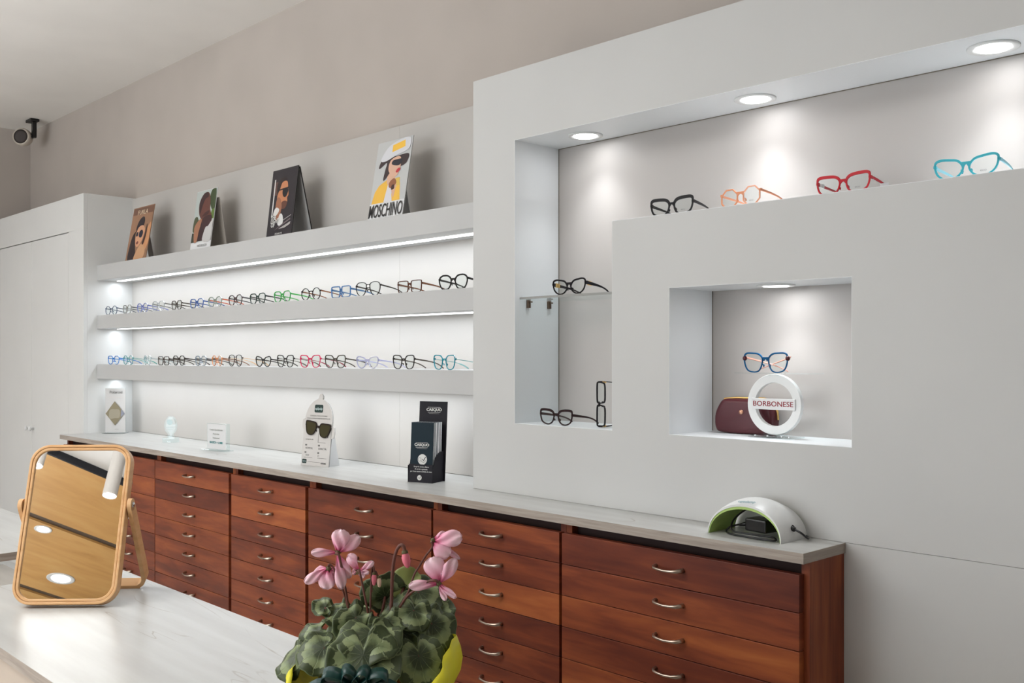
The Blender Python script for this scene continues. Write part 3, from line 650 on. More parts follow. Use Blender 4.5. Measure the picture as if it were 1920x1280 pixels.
# card 2
t, M = card(-4.33, .2, .28, 8, 'white-footed picture card of a person hiding behind a raised hand', None, 2.125)
W_, H_ = .2, .286
MB().box(-W_/2, W_/2, -.001, .001, 0, H_, M=M).build('card_sheet', M_paper, t)
MB().box(-.1, .1, .001, .0025, 0, H_*.85, M=T(0, .085, 0) @ RX(9)).build('easel_back', mat('card_grey', (180, 172, 162), .6), t)
picture(t, W_, H_, [((176, 184, 180), rect(.0, .14, 1, 1), 0), ((60, 74, 44), [(.7, .8), (.74, .97), (.95, .99), (1, .7), (.9, .62)], 1), ((96, 120, 56), [(.86, .52), (.86, .64), (1, .64), (1, .5)], 1), ((52, 56, 46), rect(0, .14, .16, .3), 0), ((70, 76, 52), [(.02, .34), (.04, .54), (.2, .56), (.3, .4), (.15, .32)], 1),
 ((150, 142, 136), rect(.62, .14, 1, .44), 0), ((52, 30, 34), [(.3, .15), (.3, .42), (.45, .5), (.66, .5), (.68, .15)], 0),
 ((98, 58, 50), [(.24, .62), (.2, .8), (.36, .94), (.6, .95), (.72, .84), (.78, .66), (.92, .5), (.84, .38), (.66, .32), (.52, .38), (.4, .5)], 1),
 ((54, 30, 32), [(.24, .66), (.2, .8), (.36, .94), (.56, .95), (.62, .88), (.46, .84), (.36, .72), (.3, .62)], 1), ((60, 34, 36), [(.46, .5), (.6, .56), (.9, .54), (.84, .38), (.66, .32), (.52, .36)], 1),
 ((156, 108, 82), [(.16, .15), (.1, .34), (.12, .42), (.26, .5), (.42, .52), (.4, .42), (.34, .3), (.3, .15)], 1), ((70, 40, 38), [(.42, .56), (.56, .62), (.74, .64), (.7, .58), (.54, .56)], 1),
 ((188, 186, 184), [(.58, .15), (.66, .36), (.78, .38), (.98, .46), (.98, .15)], 1)], M=M)
MB().text('WOOLRICH', .016, M @ T(.02, -.0035, H_*.07), sx=1.1, ext=.0002).build('lettering', M_gp, t)
# card 3, an A-frame
t, M = card(-3.622, .2, .28, 7, 'black A-frame picture card of a man in profile with sunglasses', None, 2.122)
W_, H_ = .2, .288
MB().box(-W_/2, W_/2, -.0015, .001, 0, H_, M=M).build('card_sheet', mat('card_black', (28, 24, 28), .4), t)
Mb = T(0, 2*H_*math.sin(R(7))+.032, 0) @ RX(7+5.5)
MB().box(-W_/2, -W_/2+.004, -.0015, .0015, 0, H_, M=Mb).box(W_/2-.004, W_/2, -.0015, .0015, 0, H_, M=Mb).box(-W_/2, W_/2, -.0015, .0015, H_-.004, H_, M=Mb).build('back_leg', MATS['card_black'], t)
MB().box(-W_/2+.004, W_/2-.004, -.001, .001, 0, H_-.004, M=Mb).build('back_sheet', M_paper, t)
picture(t, W_, H_, [((38, 32, 38), rect(.04, .02, .96, .97), 0), ((92, 66, 60), rect(.1, .62, .26, .82), 0), ((40, 28, 26), [(.26, .66), (.24, .78), (.36, .86), (.56, .86), (.62, .78), (.5, .7), (.36, .6)], 1),
 ((186, 122, 84), [(.34, .44), (.28, .6), (.36, .7), (.44, .8), (.62, .8), (.68, .7), (.72, .6), (.68, .56), (.7, .5), (.66, .44), (.5, .42)], 1), ((96, 58, 44), [(.46, .42), (.48, .5), (.6, .52), (.7, .49), (.66, .42), (.56, .4)], 1),
 ((150, 98, 72), [(.26, .28), (.28, .56), (.42, .56), (.5, .42), (.42, .26)], 1), ((210, 208, 204), [(.2, .33), (.22, .4), (.3, .44), (.42, .4), (.34, .33)], 1), ((206, 206, 204), [(.4, .22), (.46, .33), (.56, .32), (.62, .22), (.56, .16), (.44, .17)], 1),
 ((20, 18, 24), [(.48, .64), (.5, .7), (.64, .7), (.7, .66), (.64, .58), (.54, .58)], 1), ((30, 22, 24), [(.3, .68), (.3, .7), (.7, .715), (.7, .69)], 0),
 ((214, 212, 208), rect(.13, .3, .17, .86), 0), ((190, 186, 182), [(.46, .115), (.9, .16), (.92, .2), (.7, .12)], 0), ((120, 108, 110), [(.3, .1), (.9, .23), (.9, .25), (.5, .16)], 0), ((200, 198, 196), [(.62, .23), (.92, .29), (.92, .297), (.62, .237)], 0)], M=M)
q = MB()
for i, (s_, zz, xx) in enumerate((('THE', .290, .2), ('LIGHT', .235, .27), ('OF', .180, .2))): q.text(s_,   .026, M @ T((xx-.5)*W_+.008, -.0042, zz*H_), sx=.9, ext=.0002, bold=.02)
q.text('ZEGNA EYE', .011, M @ T(0, -.0042, H_*.045), sx=1, ext=.0002)
q.build('lettering', mat('white_print', (214, 214, 210), .5), t)
# card 4
t, M = card(-2.890, .205, .29, 10, 'grey and yellow picture card reading MOSCHINO, a woman in a hat', None, 2.120)
W_, H_ = .207, .296
MB().box(-W_/2, W_/2, -.0015, .0015, 0, H_, M=M).build('card_sheet', mat('card_cool_grey', (186, 187, 186), .5), t)
MB().box(-.03, .03, .001, .0025, 0, H_*.8, M=T(0, .095, 0) @ RX(11)).build('easel_back', M_paper, t)
picture(t, W_, H_, [((212, 212, 212), rect(0, 0, 1, .215), 0), ((228, 178, 66), [(.04, .215), (.1, .36), (.2, .44), (.42, .5), (.56, .215)], 0), ((232, 182, 70), [(.56, .215), (.62, .34), (.8, .44), (.86, .215)], 0), ((214, 180, 84), [(.66, .40), (.66, .5), (.78, .5), (.8, .4)], 0),
 ((206, 204, 208), [(.40, .215), (.48, .5), (.58, .50), (.58, .36), (.64, .215)], 0), ((210, 168, 142), [(.42, .46), (.44, .60), (.62, .62), (.64, .52), (.7, .42), (.66, .26), (.58, .36), (.5, .42)], 1), ((140, 86, 56), [(.5, .4), (.5, .46), (.62, .5), (.7, .44), (.6, .38)], 1), ((60, 30, 28), [(.58, .36), (.58, .41), (.64, .42), (.66, .37)], 1),
 ((50, 34, 36), [(.3, .5), (.32, .62), (.34, .72), (.14, .66), (.14, .72), (.24, .78), (.6, .78), (.94, .78), (.92, .68), (.8, .64), (.6, .64), (.5, .6), (.38, .52)], 1),
 ((212, 170, 146), [(.42, .62), (.44, .73), (.58, .77), (.72, .76), (.76, .68), (.74, .58), (.66, .52), (.54, .54)], 1), ((176, 30, 40), [(.64, .58), (.7, .62), (.77, .605), (.7, .565)], 1), ((26, 24, 38), [(.5, .685), (.52, .73), (.66, .735), (.78, .73), (.76, .67), (.66, .655)], 1),
 ((206, 206, 210), [(.16, .76), (.24, .86), (.4, .94), (.7, .99), (.93, .98), (.97, .9), (.9, .83), (.6, .79), (.3, .74)], 1), ((236, 186, 66), [(.46, .84), (.46, .93), (.8, .965), (.82, .88)], 0)], M=M)
MB().text('MOSCHINO', .070, M @ T(0, -.0042, H_*.105), sx=.54, ext=.0002, bold=.004).build('lettering', M_black, t)

# ------------------------------------------------------------------ small things on the countertop
t = thing('display_sign', (-5.366, 2.150, CT), 45, 'grey Polaroid display sign with an olive diamond by the wardrobe', 'display sign')
MB().box(-.06, .06, -.035, .03, 0, .004).box(-.056, .056, .0015, .0045, .004, .245).build('holder', M_acr, t)
MB().box(-.055, .055, -.001, .001, .005, .243).build('card_sheet', mat('card_pale_grey', (196, 194, 192), .5), t)
picture(t, .11, .24, [((128, 118, 92), [(.5, .18), (.97, .45), (.48, .72), (.03, .44)], 0), ((150, 142, 122), [(.22, .34), (.24, .52), (.5, .54), (.72, .52), (.72, .36), (.5, .34)], 1), ((132, 136, 150), [(.78, .36), (.97, .45), (.8, .55)], 0), ((206, 196, 180), rect(.12, .81, .9, .815), 0)], y=-.0052)
MB().text('Polaroid', .021, T(.006, -.0068, .221), ext=.0002).build('lettering', mat('dark_print', (62, 58, 50), .5), t)
MB().text('S E T A', .006, T(.01, -.0068, .022), ext=.0002).build('small_lettering', MATS['dark_print'], t)
t = thing('glass_award', (-4.623, 2.12, CT), 32, 'clear oval glass award on a small glass block on the counter', 'award')
MB().box(-.034, .034, -.02, .02, 0, .024).build('base_block', M_acrt, t, bevel=.002)
MB().prism(spline([(-.016, .0245), (-.012, .038), (-.028, .06), (-.031, .088), (-.02, .116), (0, .127), (.02, .116), (.031, .088), (.028, .06), (.012, .038), (.016, .0245)], 5), -.008, .008).build('oval_plaque', M_acrt, t, bevel=.002)
MB().text('optolens', .011, T(0, -.0084, .074), ext=.0001).text('award', .009, T(0, -.0084, .062), ext=.0001).build('etching', mat('pale_teal_print', (192, 212, 214), .5), t)
q = MB().prism(spline([(-.013, .090), (0, .084), (.014, .092), (.012, .106), (-.004, .112), (-.015, .104)], 4), -.0086, -.0082).build('etched_emblem', MATS['pale_teal_print'], t)
t = thing('acrylic_sign', (-4.075, 2.085, CT), 8, 'clear acrylic block sign reading BAUSCH + LOMB on the counter', 'sign')
MB().box(-.094, .074, -.022, .03, 0, .004).build('foot', M_acr, t, bevel=.001)
MB().box(-.072, .072, -.008, .012, .004, .120).build('acrylic_block', M_acrt, t, bevel=.002)
MB().box(-.066, .070, -.0092, -.0084, .007, .117).build('print_sheet', mat('sheet_white', (212, 212, 212), .5), t)
MB().text('Centro Specializzato', .0115, T(.0, -.0098, .092), ext=.0002).text('Progressive', .010, T(.0, -.0098, .074), ext=.0002).text('Professional', .010, T(.0, -.0098, .056), ext=.0002).build('grey_lettering', mat('soft_grey_print', (160, 162, 156), .5), t)
MB().text('BAUSCH + LOMB', .0135, T(0, -.0098, .036), sx=.92, ext=.0002, bold=.02).build('teal_lettering', mat('teal_ink', (50, 136, 138), .5), t)

# head-shaped cardboard display and the sunglasses on it
yawh = 9.5
t = thing('head_display', (-3.255, 2.061, CT), yawh, 'white cardboard head-shaped display standing on the counter', 'display stand')
Mh = RX(-7)
head = [(-.076, 0), (.076, 0), (.076, .14)] + [(.076*math.cos(R(a)), .165+.09*math.sin(R(a))**.9) for a in (4, 15, 28, 42, 56, 70, 82)] + [(.013, .258), (.012, .268), (.006, .275), (-.002, .275), (-.008, .268), (-.009, .257)] + [(.076*math.cos(R(a)), .165+.09*math.sin(R(a))**.9) for a in (108, 120, 134, 148, 162, 176)] + [(-.0775, .178), (-.086, .176), (-.089, .160), (-.086, .142), (-.0775, .138)]
MB().prism(head, -.002, .002, Mh).build('face_card', mat('display_card', (198, 194, 190), .6), t)
inn = [(x*.945, z if z < .1 else .1+(z-.1)*.965) for x, z in head]
MB().prism([(x*.99, z*.995) for x, z in head], .0022, .0045, Mh).build('dark_backing', mat('card_edge_dark', (70, 72, 62), .6), t)
MB().prism([(.078, .150), (.089, .148), (.093, .13), (.089, .108), (.078, .106)], -.0015, .004, Mh).build('ear', MATS['display_card'], t)
MB().prism([(0.008, 0), (.075, 0), (.032, .20)], -.02, .0, T(.055, 0, 0), plane='yz').build('strut', M_paper, t)
dk_ = mat('deep_green_print', (28, 52, 48), .5)
q = MB().prism(rrect(-.026, .020, .203, .233, .006), -.0028, -.0021, Mh).prism(rrect(-.070, -.046, .008, .024, .004), -.0028, -.0021, Mh).build('logo_badge', dk_, t)
q = MB().text('oplpolp', .0135, Mh @ T(-.003, -.0032, .218), ext=.0001, bold=.01).text('oplpolp', .006, Mh @ T(-.058, -.0032, .016), ext=.0001).build('badge_lettering', mat('mint_print', (190, 208, 206), .5), t)
q = MB().text('GUARDA I TUOI OCCHIALI', .0078, Mh @ T(0, -.0024, .190), ext=.0001).text('SCEGLI LA MONTATURA PIU ADATTA A TE', .0066, Mh @ T(0, -.0024, .180), ext=.0001).text('occhiali da sole', .007, Mh @ T(-.04, -.0024, .100), ext=.0001)
for (x, z) in ((-.056, .078), (.016, .078), (-.056, .05), (.016, .05)): q.box(x-.005, x+.004, -.0026, -.0021, z-.003, z+.003, M=Mh)
q.text('NORMAL', .010, Mh @ T(-.038, -.0024, .066), ext=.0001).text('EXACTA', .0115, Mh @ T(.036, -.0024, .066), ext=.0001, bold=.01).text('EASY', .009, Mh @ T(-.044, -.0024, .039), ext=.0001).text('E+', .009, Mh @ T(.018, -.0024, .039), ext=.0001)
for x0, x1, z in ((-.062, -.016, .030), (.012, .062, .030), (-.04, .03, .014)): q.box(x0, x1, -.0024, -.0021, z, z+.0012, M=Mh)
q.tube([Mh @ Vector(p) for p in spline([(.01, -.0024, .140), (.018, -.0024, .158), (.04, -.0024, .162), (.072, -.0024, .160)], 5, False)], .0007, 4)
q.box(.008, .0095, -.0026, -.0021, .090, .125, M=Mh).box(.008, .05, -.0026, -.0021, .089, .0902, M=Mh)
q.build('printed_text', mat('print_grey_dark', (104, 102, 98), .6), t)
MB().text('KODAK', .008, Mh @ T(.048, -.0024, .012), ext=.0001, bold=.03).build('dark_lettering', M_black, t)
sunl = mat('sunglass_lens', (74, 70, 44), .12, .5, spec=.8)
Mg = T(-3.255, 2.061, CT) @ RZ(yawh) @ RX(-7) @ T(.002, -.0085, .112) @ RY(6)
eyeglasses(0, 0, 0, 0, 'wayfarer', (44, 36, 32), 'black sunglasses with golden-brown lenses worn by the head-shaped display', None, (40, 34, 30), 0, W=.140, L=.004, th=(.005, .004), rimk=1.1, M=Mg, lensmat=sunl, name='sunglasses', cat='sunglasses', sx=1.0)

# leaflet stand with leaflets
NV = mat('stand_black_card', (32, 30, 36), .6, spec=.25); NVL = mat('leaflet_navy', (14, 34, 44), .55, spec=.25)
hx, hy, hw = -2.592, 2.045, 20
t = thing('leaflet_stand', (hx, hy, CT), hw, 'black CASQUO leaflet stand on the counter beside the niche wall', 'leaflet stand')
MB().box(-.046, .046, -.0015, .0015, 0, .06, M=RX(-5)).build('pocket_front', NV, t)
MB().box(-.054, .054, .0, .003, 0, .265, M=T(0, .068, 0) @ RX(-4)).build('back_board', NV, t)
side = [(0, 0)] + [(0, .055)] + [(.012+.05*(1-math.cos(R(a))), .058+.042*math.sin(R(a))) for a in (0, 20, 40, 60, 80)] + [(.072, .10), (.072, 0)]
for s in (-1, 1): MB().prism(side, s*.0465-.001, s*.0465+.001, plane='yz').build('side_wing', NV, t)
MB().box(-.046, .046, 0, .07, 0, .0015).build('floor_card', NV, t)
wp = MATS['white_print']
def logo(m, M, k=1):
    m.text('CASQUO', .0135*k, M, sx=1.12, ext=.0002, bold=.035)
    m.box(-.026*k, .026*k, -.0003, .0001, .0085*k, .0093*k, M=M).box(-.026*k, .026*k, -.0003, .0001, -.0098*k, -.0088*k, M=M).box(-.021*k, .021*k, -.0003, .0001, -.0136*k, -.0131*k, M=M)
q = MB(); logo(q, T(0, .068, 0) @ RX(-4) @ T(.004, -.0006, .237), .95); q.build('board_lettering', wp, t)
Mf = RX(-5)
q = MB()
for i, s_ in enumerate(('Scopri la nostra offerta', 'di servizi e garanzie', 'per il tuo nuovo occhiale da vista')): q.text(s_, .0062, Mf @ T(.003, -.0021, .052-i*.0078), ext=.0002, bold=.01)
q.lathe([(1e-5, 0), (.0085, 0), (.0085, .0006), (1e-5, .0006)], 24, Mf @ T(-.002, -.0018, .016) @ RX(90)).build('pocket_lettering', wp, t)
MB().bar([Mf @ Vector(p) for p in ((-.006, -.0028, .017), (-.002, -.0028, .013), (.004, -.0028, .021))], .0004, .0012, side=(0, 1, 0)).build('tick_mark', NVL, t)
NL = 9
for i in range(NL):
    yy = .006+i*.0058; lean = -3.5+.4*(i % 3); xo = .0015*(i % 3)-.001
    Ml = T(hx, hy, CT+.0016) @ RZ(hw) @ T(xo, yy, 0) @ RX(lean)
    l = bpy.data.objects.new('leaflet', None); C.objects.link(l); l.matrix_world = Ml
    tag(l, 'front navy CASQUO leaflet with a round white badge in the black stand' if i == 0 else 'one of the pale-edged leaflets stacked behind the front one in the black stand', 'leaflet', 'leaflets in the black stand')
    if i == 0:
        MB().box(-.043, .043, 0, .0022, 0, .196).build('cover', NVL, l)
        q = MB(); logo(q, T(0, -.0006, .122), .9); q.build('lettering', wp, l)
        MB().lathe([(1e-5, 0), (.0175, 0), (.0175, .0006), (1e-5, .0006)], 32, T(.004, -.0004, .074) @ RX(90)).build('badge', wp, l)
        MB().bar([(.004, -.0014, .076), (.009, -.0014, .070), (.0165, -.0014, .083)], .0005, .0022, side=(0, 1, 0)).tube([(-.006+.006*math.cos(a/10*6.283), -.0013, .074+.006*math.sin(a/10*6.283)) for a in range(10)], .0004, 4, closed=True).tube([(.008+.009*math.cos(a/10*3.14+3.3), -.0013, .074+.009*math.sin(a/10*3.14+3.3)) for a in range(10)], .0004, 4).build('badge_mark', NVL, l)
        MB().box(-.043, .043, .0023, .005, 0.001, .1955).build('pages', M_paper, l)
    else:
        MB().box(-.043, .043, 0, .0006, 0, .196).build('cover', NVL, l); MB().box(-.043, .043, .0007, .0048, 0, .196).build('pages', M_paper, l)

# ------------------------------------------------------------------ table mirror
PX, PY, PSI, TL, MW, MH = -2.446, .854, 48.7, 18.45, .2465, .388
mr = thing('table_mirror', (PX, PY, DT), PSI, 'tilted table mirror in a rounded beech frame on the foreground desk', 'mirror')
Mt = RX(-TL); dpt = .028
ou = rrect(-MW/2, MW/2, 0, MH, .046, 10); mi_ = rrect(-MW/2+.0065, MW/2-.0065, .0065, MH-.0065, .040, 10); inr = rrect(-MW/2+.0135, MW/2-.0135, .0135, MH-.0135, .034, 10)
Ml = T(0, 0, .0093) @ Mt
f = MB().ring(mi_, ou, 0, dpt, Ml).ring(inr, [(x, z) for x, z in rrect(-MW/2+.0069, MW/2-.0069, .0069, MH-.0069, .0397, 10)], .0012, dpt-.002, Ml)
f.build('frame', M_mirrorwood, mr, bevel=.0014)
MB().prism([(x*1.004, MH/2+(z-MH/2)*1.004) for x, z in inr], .006, .009, Ml).build('mirror_glass', M_mirror, mr)
MB().prism([(x*1.002, MH/2+(z-MH/2)*1.002) for x, z in inr], .0095, .016, Ml).build('back_plate', mat('mirror_back', (90, 80, 70), .6), mr)
piv = Ml @ Vector((0, .010, .239)); bz = .0105; by = .205
hwid = MW/2+.008
path = [(hwid, piv.y, piv.z), (hwid, piv.y+(by-piv.y)*.25, piv.z*.75+.004), (hwid, piv.y+(by-piv.y)*.5, piv.z*.5+.006), (hwid, by-.022, .052), (hwid-.002, by-.010, .028), (hwid-.016, by-.001, .0145), (hwid-.034, by, .0122)]
full = [Vector(p) for p in path] + [Vector((-p[0], p[1], p[2])) for p in reversed(path)]
full = [Vector(p) for p in spline([tuple(p) for p in full], 5, False)]
sm = MB(); v = []
wdt = .0155
bdir = Vector((0, -(piv.z), -(by-piv.y))).normalized()     # across the strip, in the plane of its side view
for i, p in enumerate(full):
    tg = (full[min(i+1, len(full)-1)]-full[max(i-1, 0)]).normalized()
    sd = Vector((0, 0.0, 1)).cross(Vector((1, 0, 0)))
    x = Vector((0, piv.z, by-piv.y)).normalized(); x = (x-tg*x.dot(tg)).normalized(); y = tg.cross(x).normalized()
    k = 1
    for a, b in ((-1, -1), (1, -1), (1, 1), (-1, 1)): v.append(p+x*a*wdt*k+y*b*.005)
n_ = len(full)
sm.add(v, [(0, 3, 2, 1), [4*(n_-1)+k for k in range(4)]]+[(4*i+k, 4*i+(k+1) % 4, 4*i+4+(k+1) % 4, 4*i+4+k) for i in range(n_-1) for k in range(4)])
for s in (-1, 1): sm.lathe([(1e-5, -.005), (.0155, -.005), (.0155, .005), (1e-5, .005)], 28, T(s*hwid, piv.y, piv.z) @ RY(90))
sm.build('stand', M_mirrorwood, mr, bevel=.0018)
for s in (-1, 1):
    MB().lathe([(1e-5, .0045), (.004, .0038), (.0068, .001), (.0068, 0)], 18, T(s*(hwid+.0051), piv.y, piv.z) @ RY(90*s)).build('pivot_screw', M_chrome, mr, smooth=True)

# ------------------------------------------------------------------ cyclamen in its wrapping
def leafmat():
    m = mat('cyclamen_leaf', (60, 80, 52), .42); t, n, l, b = nt(m)
    uv = n.new('ShaderNodeUVMap'); se = n.new('ShaderNodeSeparateXYZ'); l.new(uv.outputs[0], se.inputs[0])
    tc = n.new('ShaderNodeTexCoord'); no = n.new('ShaderNodeTexNoise'); no.inputs['Scale'].default_value = 70; no.inputs['Detail'].default_value = 4; l.new(tc.outputs['Object'], no.inputs[0])
    ad = n.new('ShaderNodeMath'); ad.operation = 'MULTIPLY_ADD'; ad.inputs[1].default_value = .50; l.new(no.outputs[0], ad.inputs[0]); l.new(se.outputs[0], ad.inputs[2])
    r = ramp(n, [(.36, (48, 60, 34)), (.62, (58, 70, 40)), (.82, (128, 142, 100)), (.98, (138, 150, 108)), (1.0, (60, 72, 44))]); l.new(ad.outputs[0], r.inputs[0])
    s2 = n.new('ShaderNodeMath'); s2.operation = 'MULTIPLY_ADD'; s2.inputs[1].default_value = .22; l.new(no.outputs[0], s2.inputs[0]); l.new(se.outputs[0], s2.inputs[2])
    outer = rampv(n, [(.86, 0), (.92, 1)]); l.new(s2.outputs[0], outer.inputs[0])
    c0 = mixc(n, l, outer.outputs[0], r.outputs[0], (66, 78, 48))
    w_ = n.new('ShaderNodeMath'); w_.operation = 'MULTIPLY'; w_.inputs[1].default_value = 11*6.283; l.new(se.outputs[1], w_.inputs[0])
    ds = n.new('ShaderNodeMath'); ds.operation = 'MULTIPLY_ADD'; ds.inputs[1].default_value = 4.5; l.new(no.outputs[0], ds.inputs[0]); l.new(w_.outputs[0], ds.inputs[2])
    cs_ = n.new('ShaderNodeMath'); cs_.operation = 'COSINE'; l.new(ds.outputs[0], cs_.inputs[0])
    rv = rampv(n, [(.95, 0), (1, .9)]); l.new(cs_.outputs[0], rv.inputs[0])
    rim = rampv(n, [(.965, 0), (.99, 1)]); l.new(se.outputs[0], rim.inputs[0])
    mx = n.new('ShaderNodeMath'); mx.operation = 'MAXIMUM'; l.new(rv.outputs[0], mx.inputs[0]); l.new(rim.outputs[0], mx.inputs[1])
    mk = n.new('ShaderNodeMath'); mk.operation = 'MULTIPLY'; mk.inputs[1].default_value = .5; l.new(mx.outputs[0], mk.inputs[0])
    c = mixc(n, l, mk.outputs[0], c0, (150, 164, 116)); l.new(c, b.inputs[0])
    bp = n.new('ShaderNodeBump'); bp.inputs['Strength'].default_value = .5; bp.inputs['Distance'].default_value = .0015; bp.invert = True
    l.new(mx.outputs[0], bp.inputs['Height']); l.new(bp.outputs[0], b.inputs['Normal'])
    return m
M_leaf = leafmat(); M_leafb = mat('leaf_underside', (128, 138, 76), .5)
def petalmat():
    m = mat('cyclamen_petal', (236, 150, 182), .5); t, n, l, b = nt(m)
    uv = n.new('ShaderNodeUVMap'); se = n.new('ShaderNodeSeparateXYZ'); l.new(uv.outputs[0], se.inputs[0])
    tc = n.new('ShaderNodeTexCoord'); no = n.new('ShaderNodeTexNoise'); no.inputs['Scale'].default_value = 60; l.new(tc.outputs['Object'], no.inputs[0])
    ad = n.new('ShaderNodeMath'); ad.operation = 'MULTIPLY_ADD'; ad.inputs[1].default_value = .25; l.new(no.outputs[0], ad.inputs[0]); l.new(se.outputs[0], ad.inputs[2])
    r = ramp(n, [(.08, (178, 24, 84)), (.26, (230, 104, 148)), (.46, (246, 172, 196)), (1.0, (250, 208, 218))]); l.new(ad.outputs[0], r.inputs[0])
    l.new(r.outputs[0], b.inputs[0]); b.inputs['Subsurface Weight'].default_value = .15; b.inputs['Subsurface Radius'].default_value = (.01, .004, .004)
    b.inputs['Subsurface Scale'].default_value = .3
    return m
M_petal = petalmat(); M_stem = mat('cyclamen_stem', (104, 62, 52), .5); M_cal = mat('calyx_green', (92, 84, 50), .6)
cy = thing('potted_cyclamen', (-1.3125, .932, DT), 46.45, 'pink cyclamen in yellow wrapping paper with dark green bow on the foreground desk', 'potted plant')
def G(cx, cy_, y=0): return Vector(((cx-720)*.000214, y, .348-cy_*.000214))
rnd = random.Random(4)
fol = MB()
def leaf(c, size, tip, nor, seed, ruf=.10, fold=.0, wide=1.0, droop=.18):
    rr = random.Random(seed); tip = Vector(tip).normalized(); nor = Vector(nor); nor = (nor-tip*nor.dot(tip)).normalized(); sd = tip.cross(nor)
    NS, NT = 9, 40; v = []; uv = []; f = []; ph = rr.random()*6; ph2 = rr.random()*6; k1 = rr.choice((3, 4, 5))
    for i in range(NS+1):
        s = i/NS
        for j in range(NT):
            th = -math.pi+2*math.pi*(j+.5)/NT
            r = (.50+.10*math.cos(th)+.03*math.cos(2*th)) - .30*math.exp(-((math.pi-abs(th))/.28)**2)
            r *= 1+.018*math.sin(13*th+ph)
            x = r*math.cos(th)*s; y = r*math.sin(th)*s*wide
            z = ruf*math.sin(k1*th+ph)*s**2.2 + ruf*.45*math.sin(7*th+ph2)*s**3 - droop*(x*x*1.2+y*y*.6) + fold*abs(y)
            z += .012*math.cos(11*th)*s*(1-s)
            v.append(Vector(c) + (tip*(x-.12)+sd*y+nor*z)*size); uv.append((s, (j+.5)/NT))
    for i in range(NS):
        for j in range(NT):
            j2 = (j+1) % NT; f.append((i*NT+j, i*NT+j2, (i+1)*NT+j2, (i+1)*NT+j))
    fol.add(v, f, 0, uv)
    # leaf stalk down to the heart of the plant
    a = Vector(c)-tip*.12*size-nor*.001; b = Vector((a.x*.2, a.y*.2+.0, .105)); mid = (a+b)/2+Vector((0, 0, -.006))-nor*.006
    fol.tube(spline([tuple(a), tuple(mid), tuple(b)], 5, False), .0019, 6, 2)
#   centre(cx,cy,y)      size   tip direction(x,y,z)   normal(x,y,z)
LV = [
 ((150, 1090, -.005), .068, (-.75, -.3, -.75), (-.55, -.55, .62), 1, .08, 0, .95, .3),
 ((290, 930, .02), .058, (-.8, -.1, -.45), (-.35, -.6, .75), 2, .10, 0, 1.0, .25),
 ((375, 985, -.035), .074, (-.7, -.45, -.45), (-.15, -.75, .62), 3, .07, .0, 1.0, .25),
 ((345, 735, .03), .036, (-.8, .1, .2), (.1, -.75, .6), 4, .12, 0, 1.0, .1),
 ((455, 775, .025), .050, (-.7, .0, -.3), (-.1, -.55, .85), 5, .14, 0, 1.0, .1),
 ((600, 790, -.01), .066, (-.6, -.45, -.45), (.1, -.72, .68), 6, .13, .15, .85, .2),
 ((800, 655, .05), .072, (-.15, -.3, .55), (-.1, -.85, .5), 7, .06, 0, 1.15, .15),
 ((880, 720, .045), .062, (.6, -.3, .2), (.0, -.8, .6), 8, .1, 0, 1.0, .2),
 ((735, 1010, -.085), .122, (.05, -.55, -.75), (0, -.78, .62), 9, .07, -.10, 1.0, -.12),
 ((760, 870, -.055), .086, (0, -.75, -.5), (0, -.5, .85), 10, .08, .12, 1.25, .3),
 ((870, 815, -.02), .060, (.55, -.5, -.35), (.1, -.62, .75), 11, .14, 0, 1.1, .1),
 ((1110, 650, .05), .072, (.85, .1, -.1), (.05, -.62, .78), 12, .08, 0, 1.0, .2),
 ((1050, 755, .0), .060, (-.1, -.6, -.6), (.1, -.75, .62), 13, .13, 0, 1.1, .15),
 ((1215, 870, .01), .076, (.6, -.2, -.65), (.35, -.72, .55), 14, .09, 0, 1.05, .25),
 ((1225, 790, .045), .056, (.75, .1, .25), (.2, -.7, .62), 15, .1, 0, 1.0, .2),
 ((1130, 1060, -.04), .092, (.35, -.4, -.85), (.35, -.85, .35), 16, .06, 0, .95, .2),
 ((965, 590, .06), .055, (.3, .4, .75), (-.1, .6, -.75), 17, .1, 0, 1.0, .1),
 ((440, 1110, -.02), .058, (-.1, -.2, -.95), (-.3, .7, -.3), 18, .08, 0, .8, .2),
 ((1120, 1220, -.02), .058, (.2, -.3, -.9), (.2, -.85, .3), 19, .08, 0, .7, .2),
 ((560, 930, .0), .070, (-.2, -.3, -.8), (0, -.9, .35), 20, .1, 0, 1.1, .2),
 ((980, 930, -.005), .078, (.2, -.2, -.8), (.1, -.9, .4), 21, .1, 0, 1.1, .2),
 ((1000, 700, .055), .058, (.2, .5, .3), (.0, -.55, .8), 22, .1, 0, 1.1, .2),
 ((620, 880, .03), .064, (-.4, .1, .3), (-.1, -.6, .8), 23, .1, 0, 1.1, .2),
 ((320, 1060, .02), .060, (-.6, .1, -.6), (-.5, -.5, .6), 24, .1, 0, 1.1, .2),
 ((1180, 980, .05), .070, (.7, .2, -.5), (.4, -.5, .7), 25, .1, 0, 1.1, .2),
 ((740, 800, .10), .070, (0, .9, .1), (.0, .2, .9), 26, .1, 0, 1.1, .2),
 ((480, 860, .09), .066, (-.7, .6, -.1), (-.3, .3, .9), 27, .1, 0, 1.1, .2),
 ((980, 860, .10), .070, (.6, .7, -.1), (.3, .4, .9), 28, .1, 0, 1.1, .2),
]
for c, *a in LV: leaf(G(*c), *a)
fo = fol.build('foliage', [M_leaf, M_leafb, M_stem], cy, smooth=True, solid=.0007)
fo.modifiers['thickness'].offset = -1
# pot
MB().lathe([(1e-5, .001), (.048, .001), (.05, .004), (.064, .104), (.068, .106), (.068, .118), (.063, .118), (.06, .100), (1e-5, .098)], 40).build('pot', mat('terracotta_pot', (140, 78, 52), .7), cy, smooth=False)
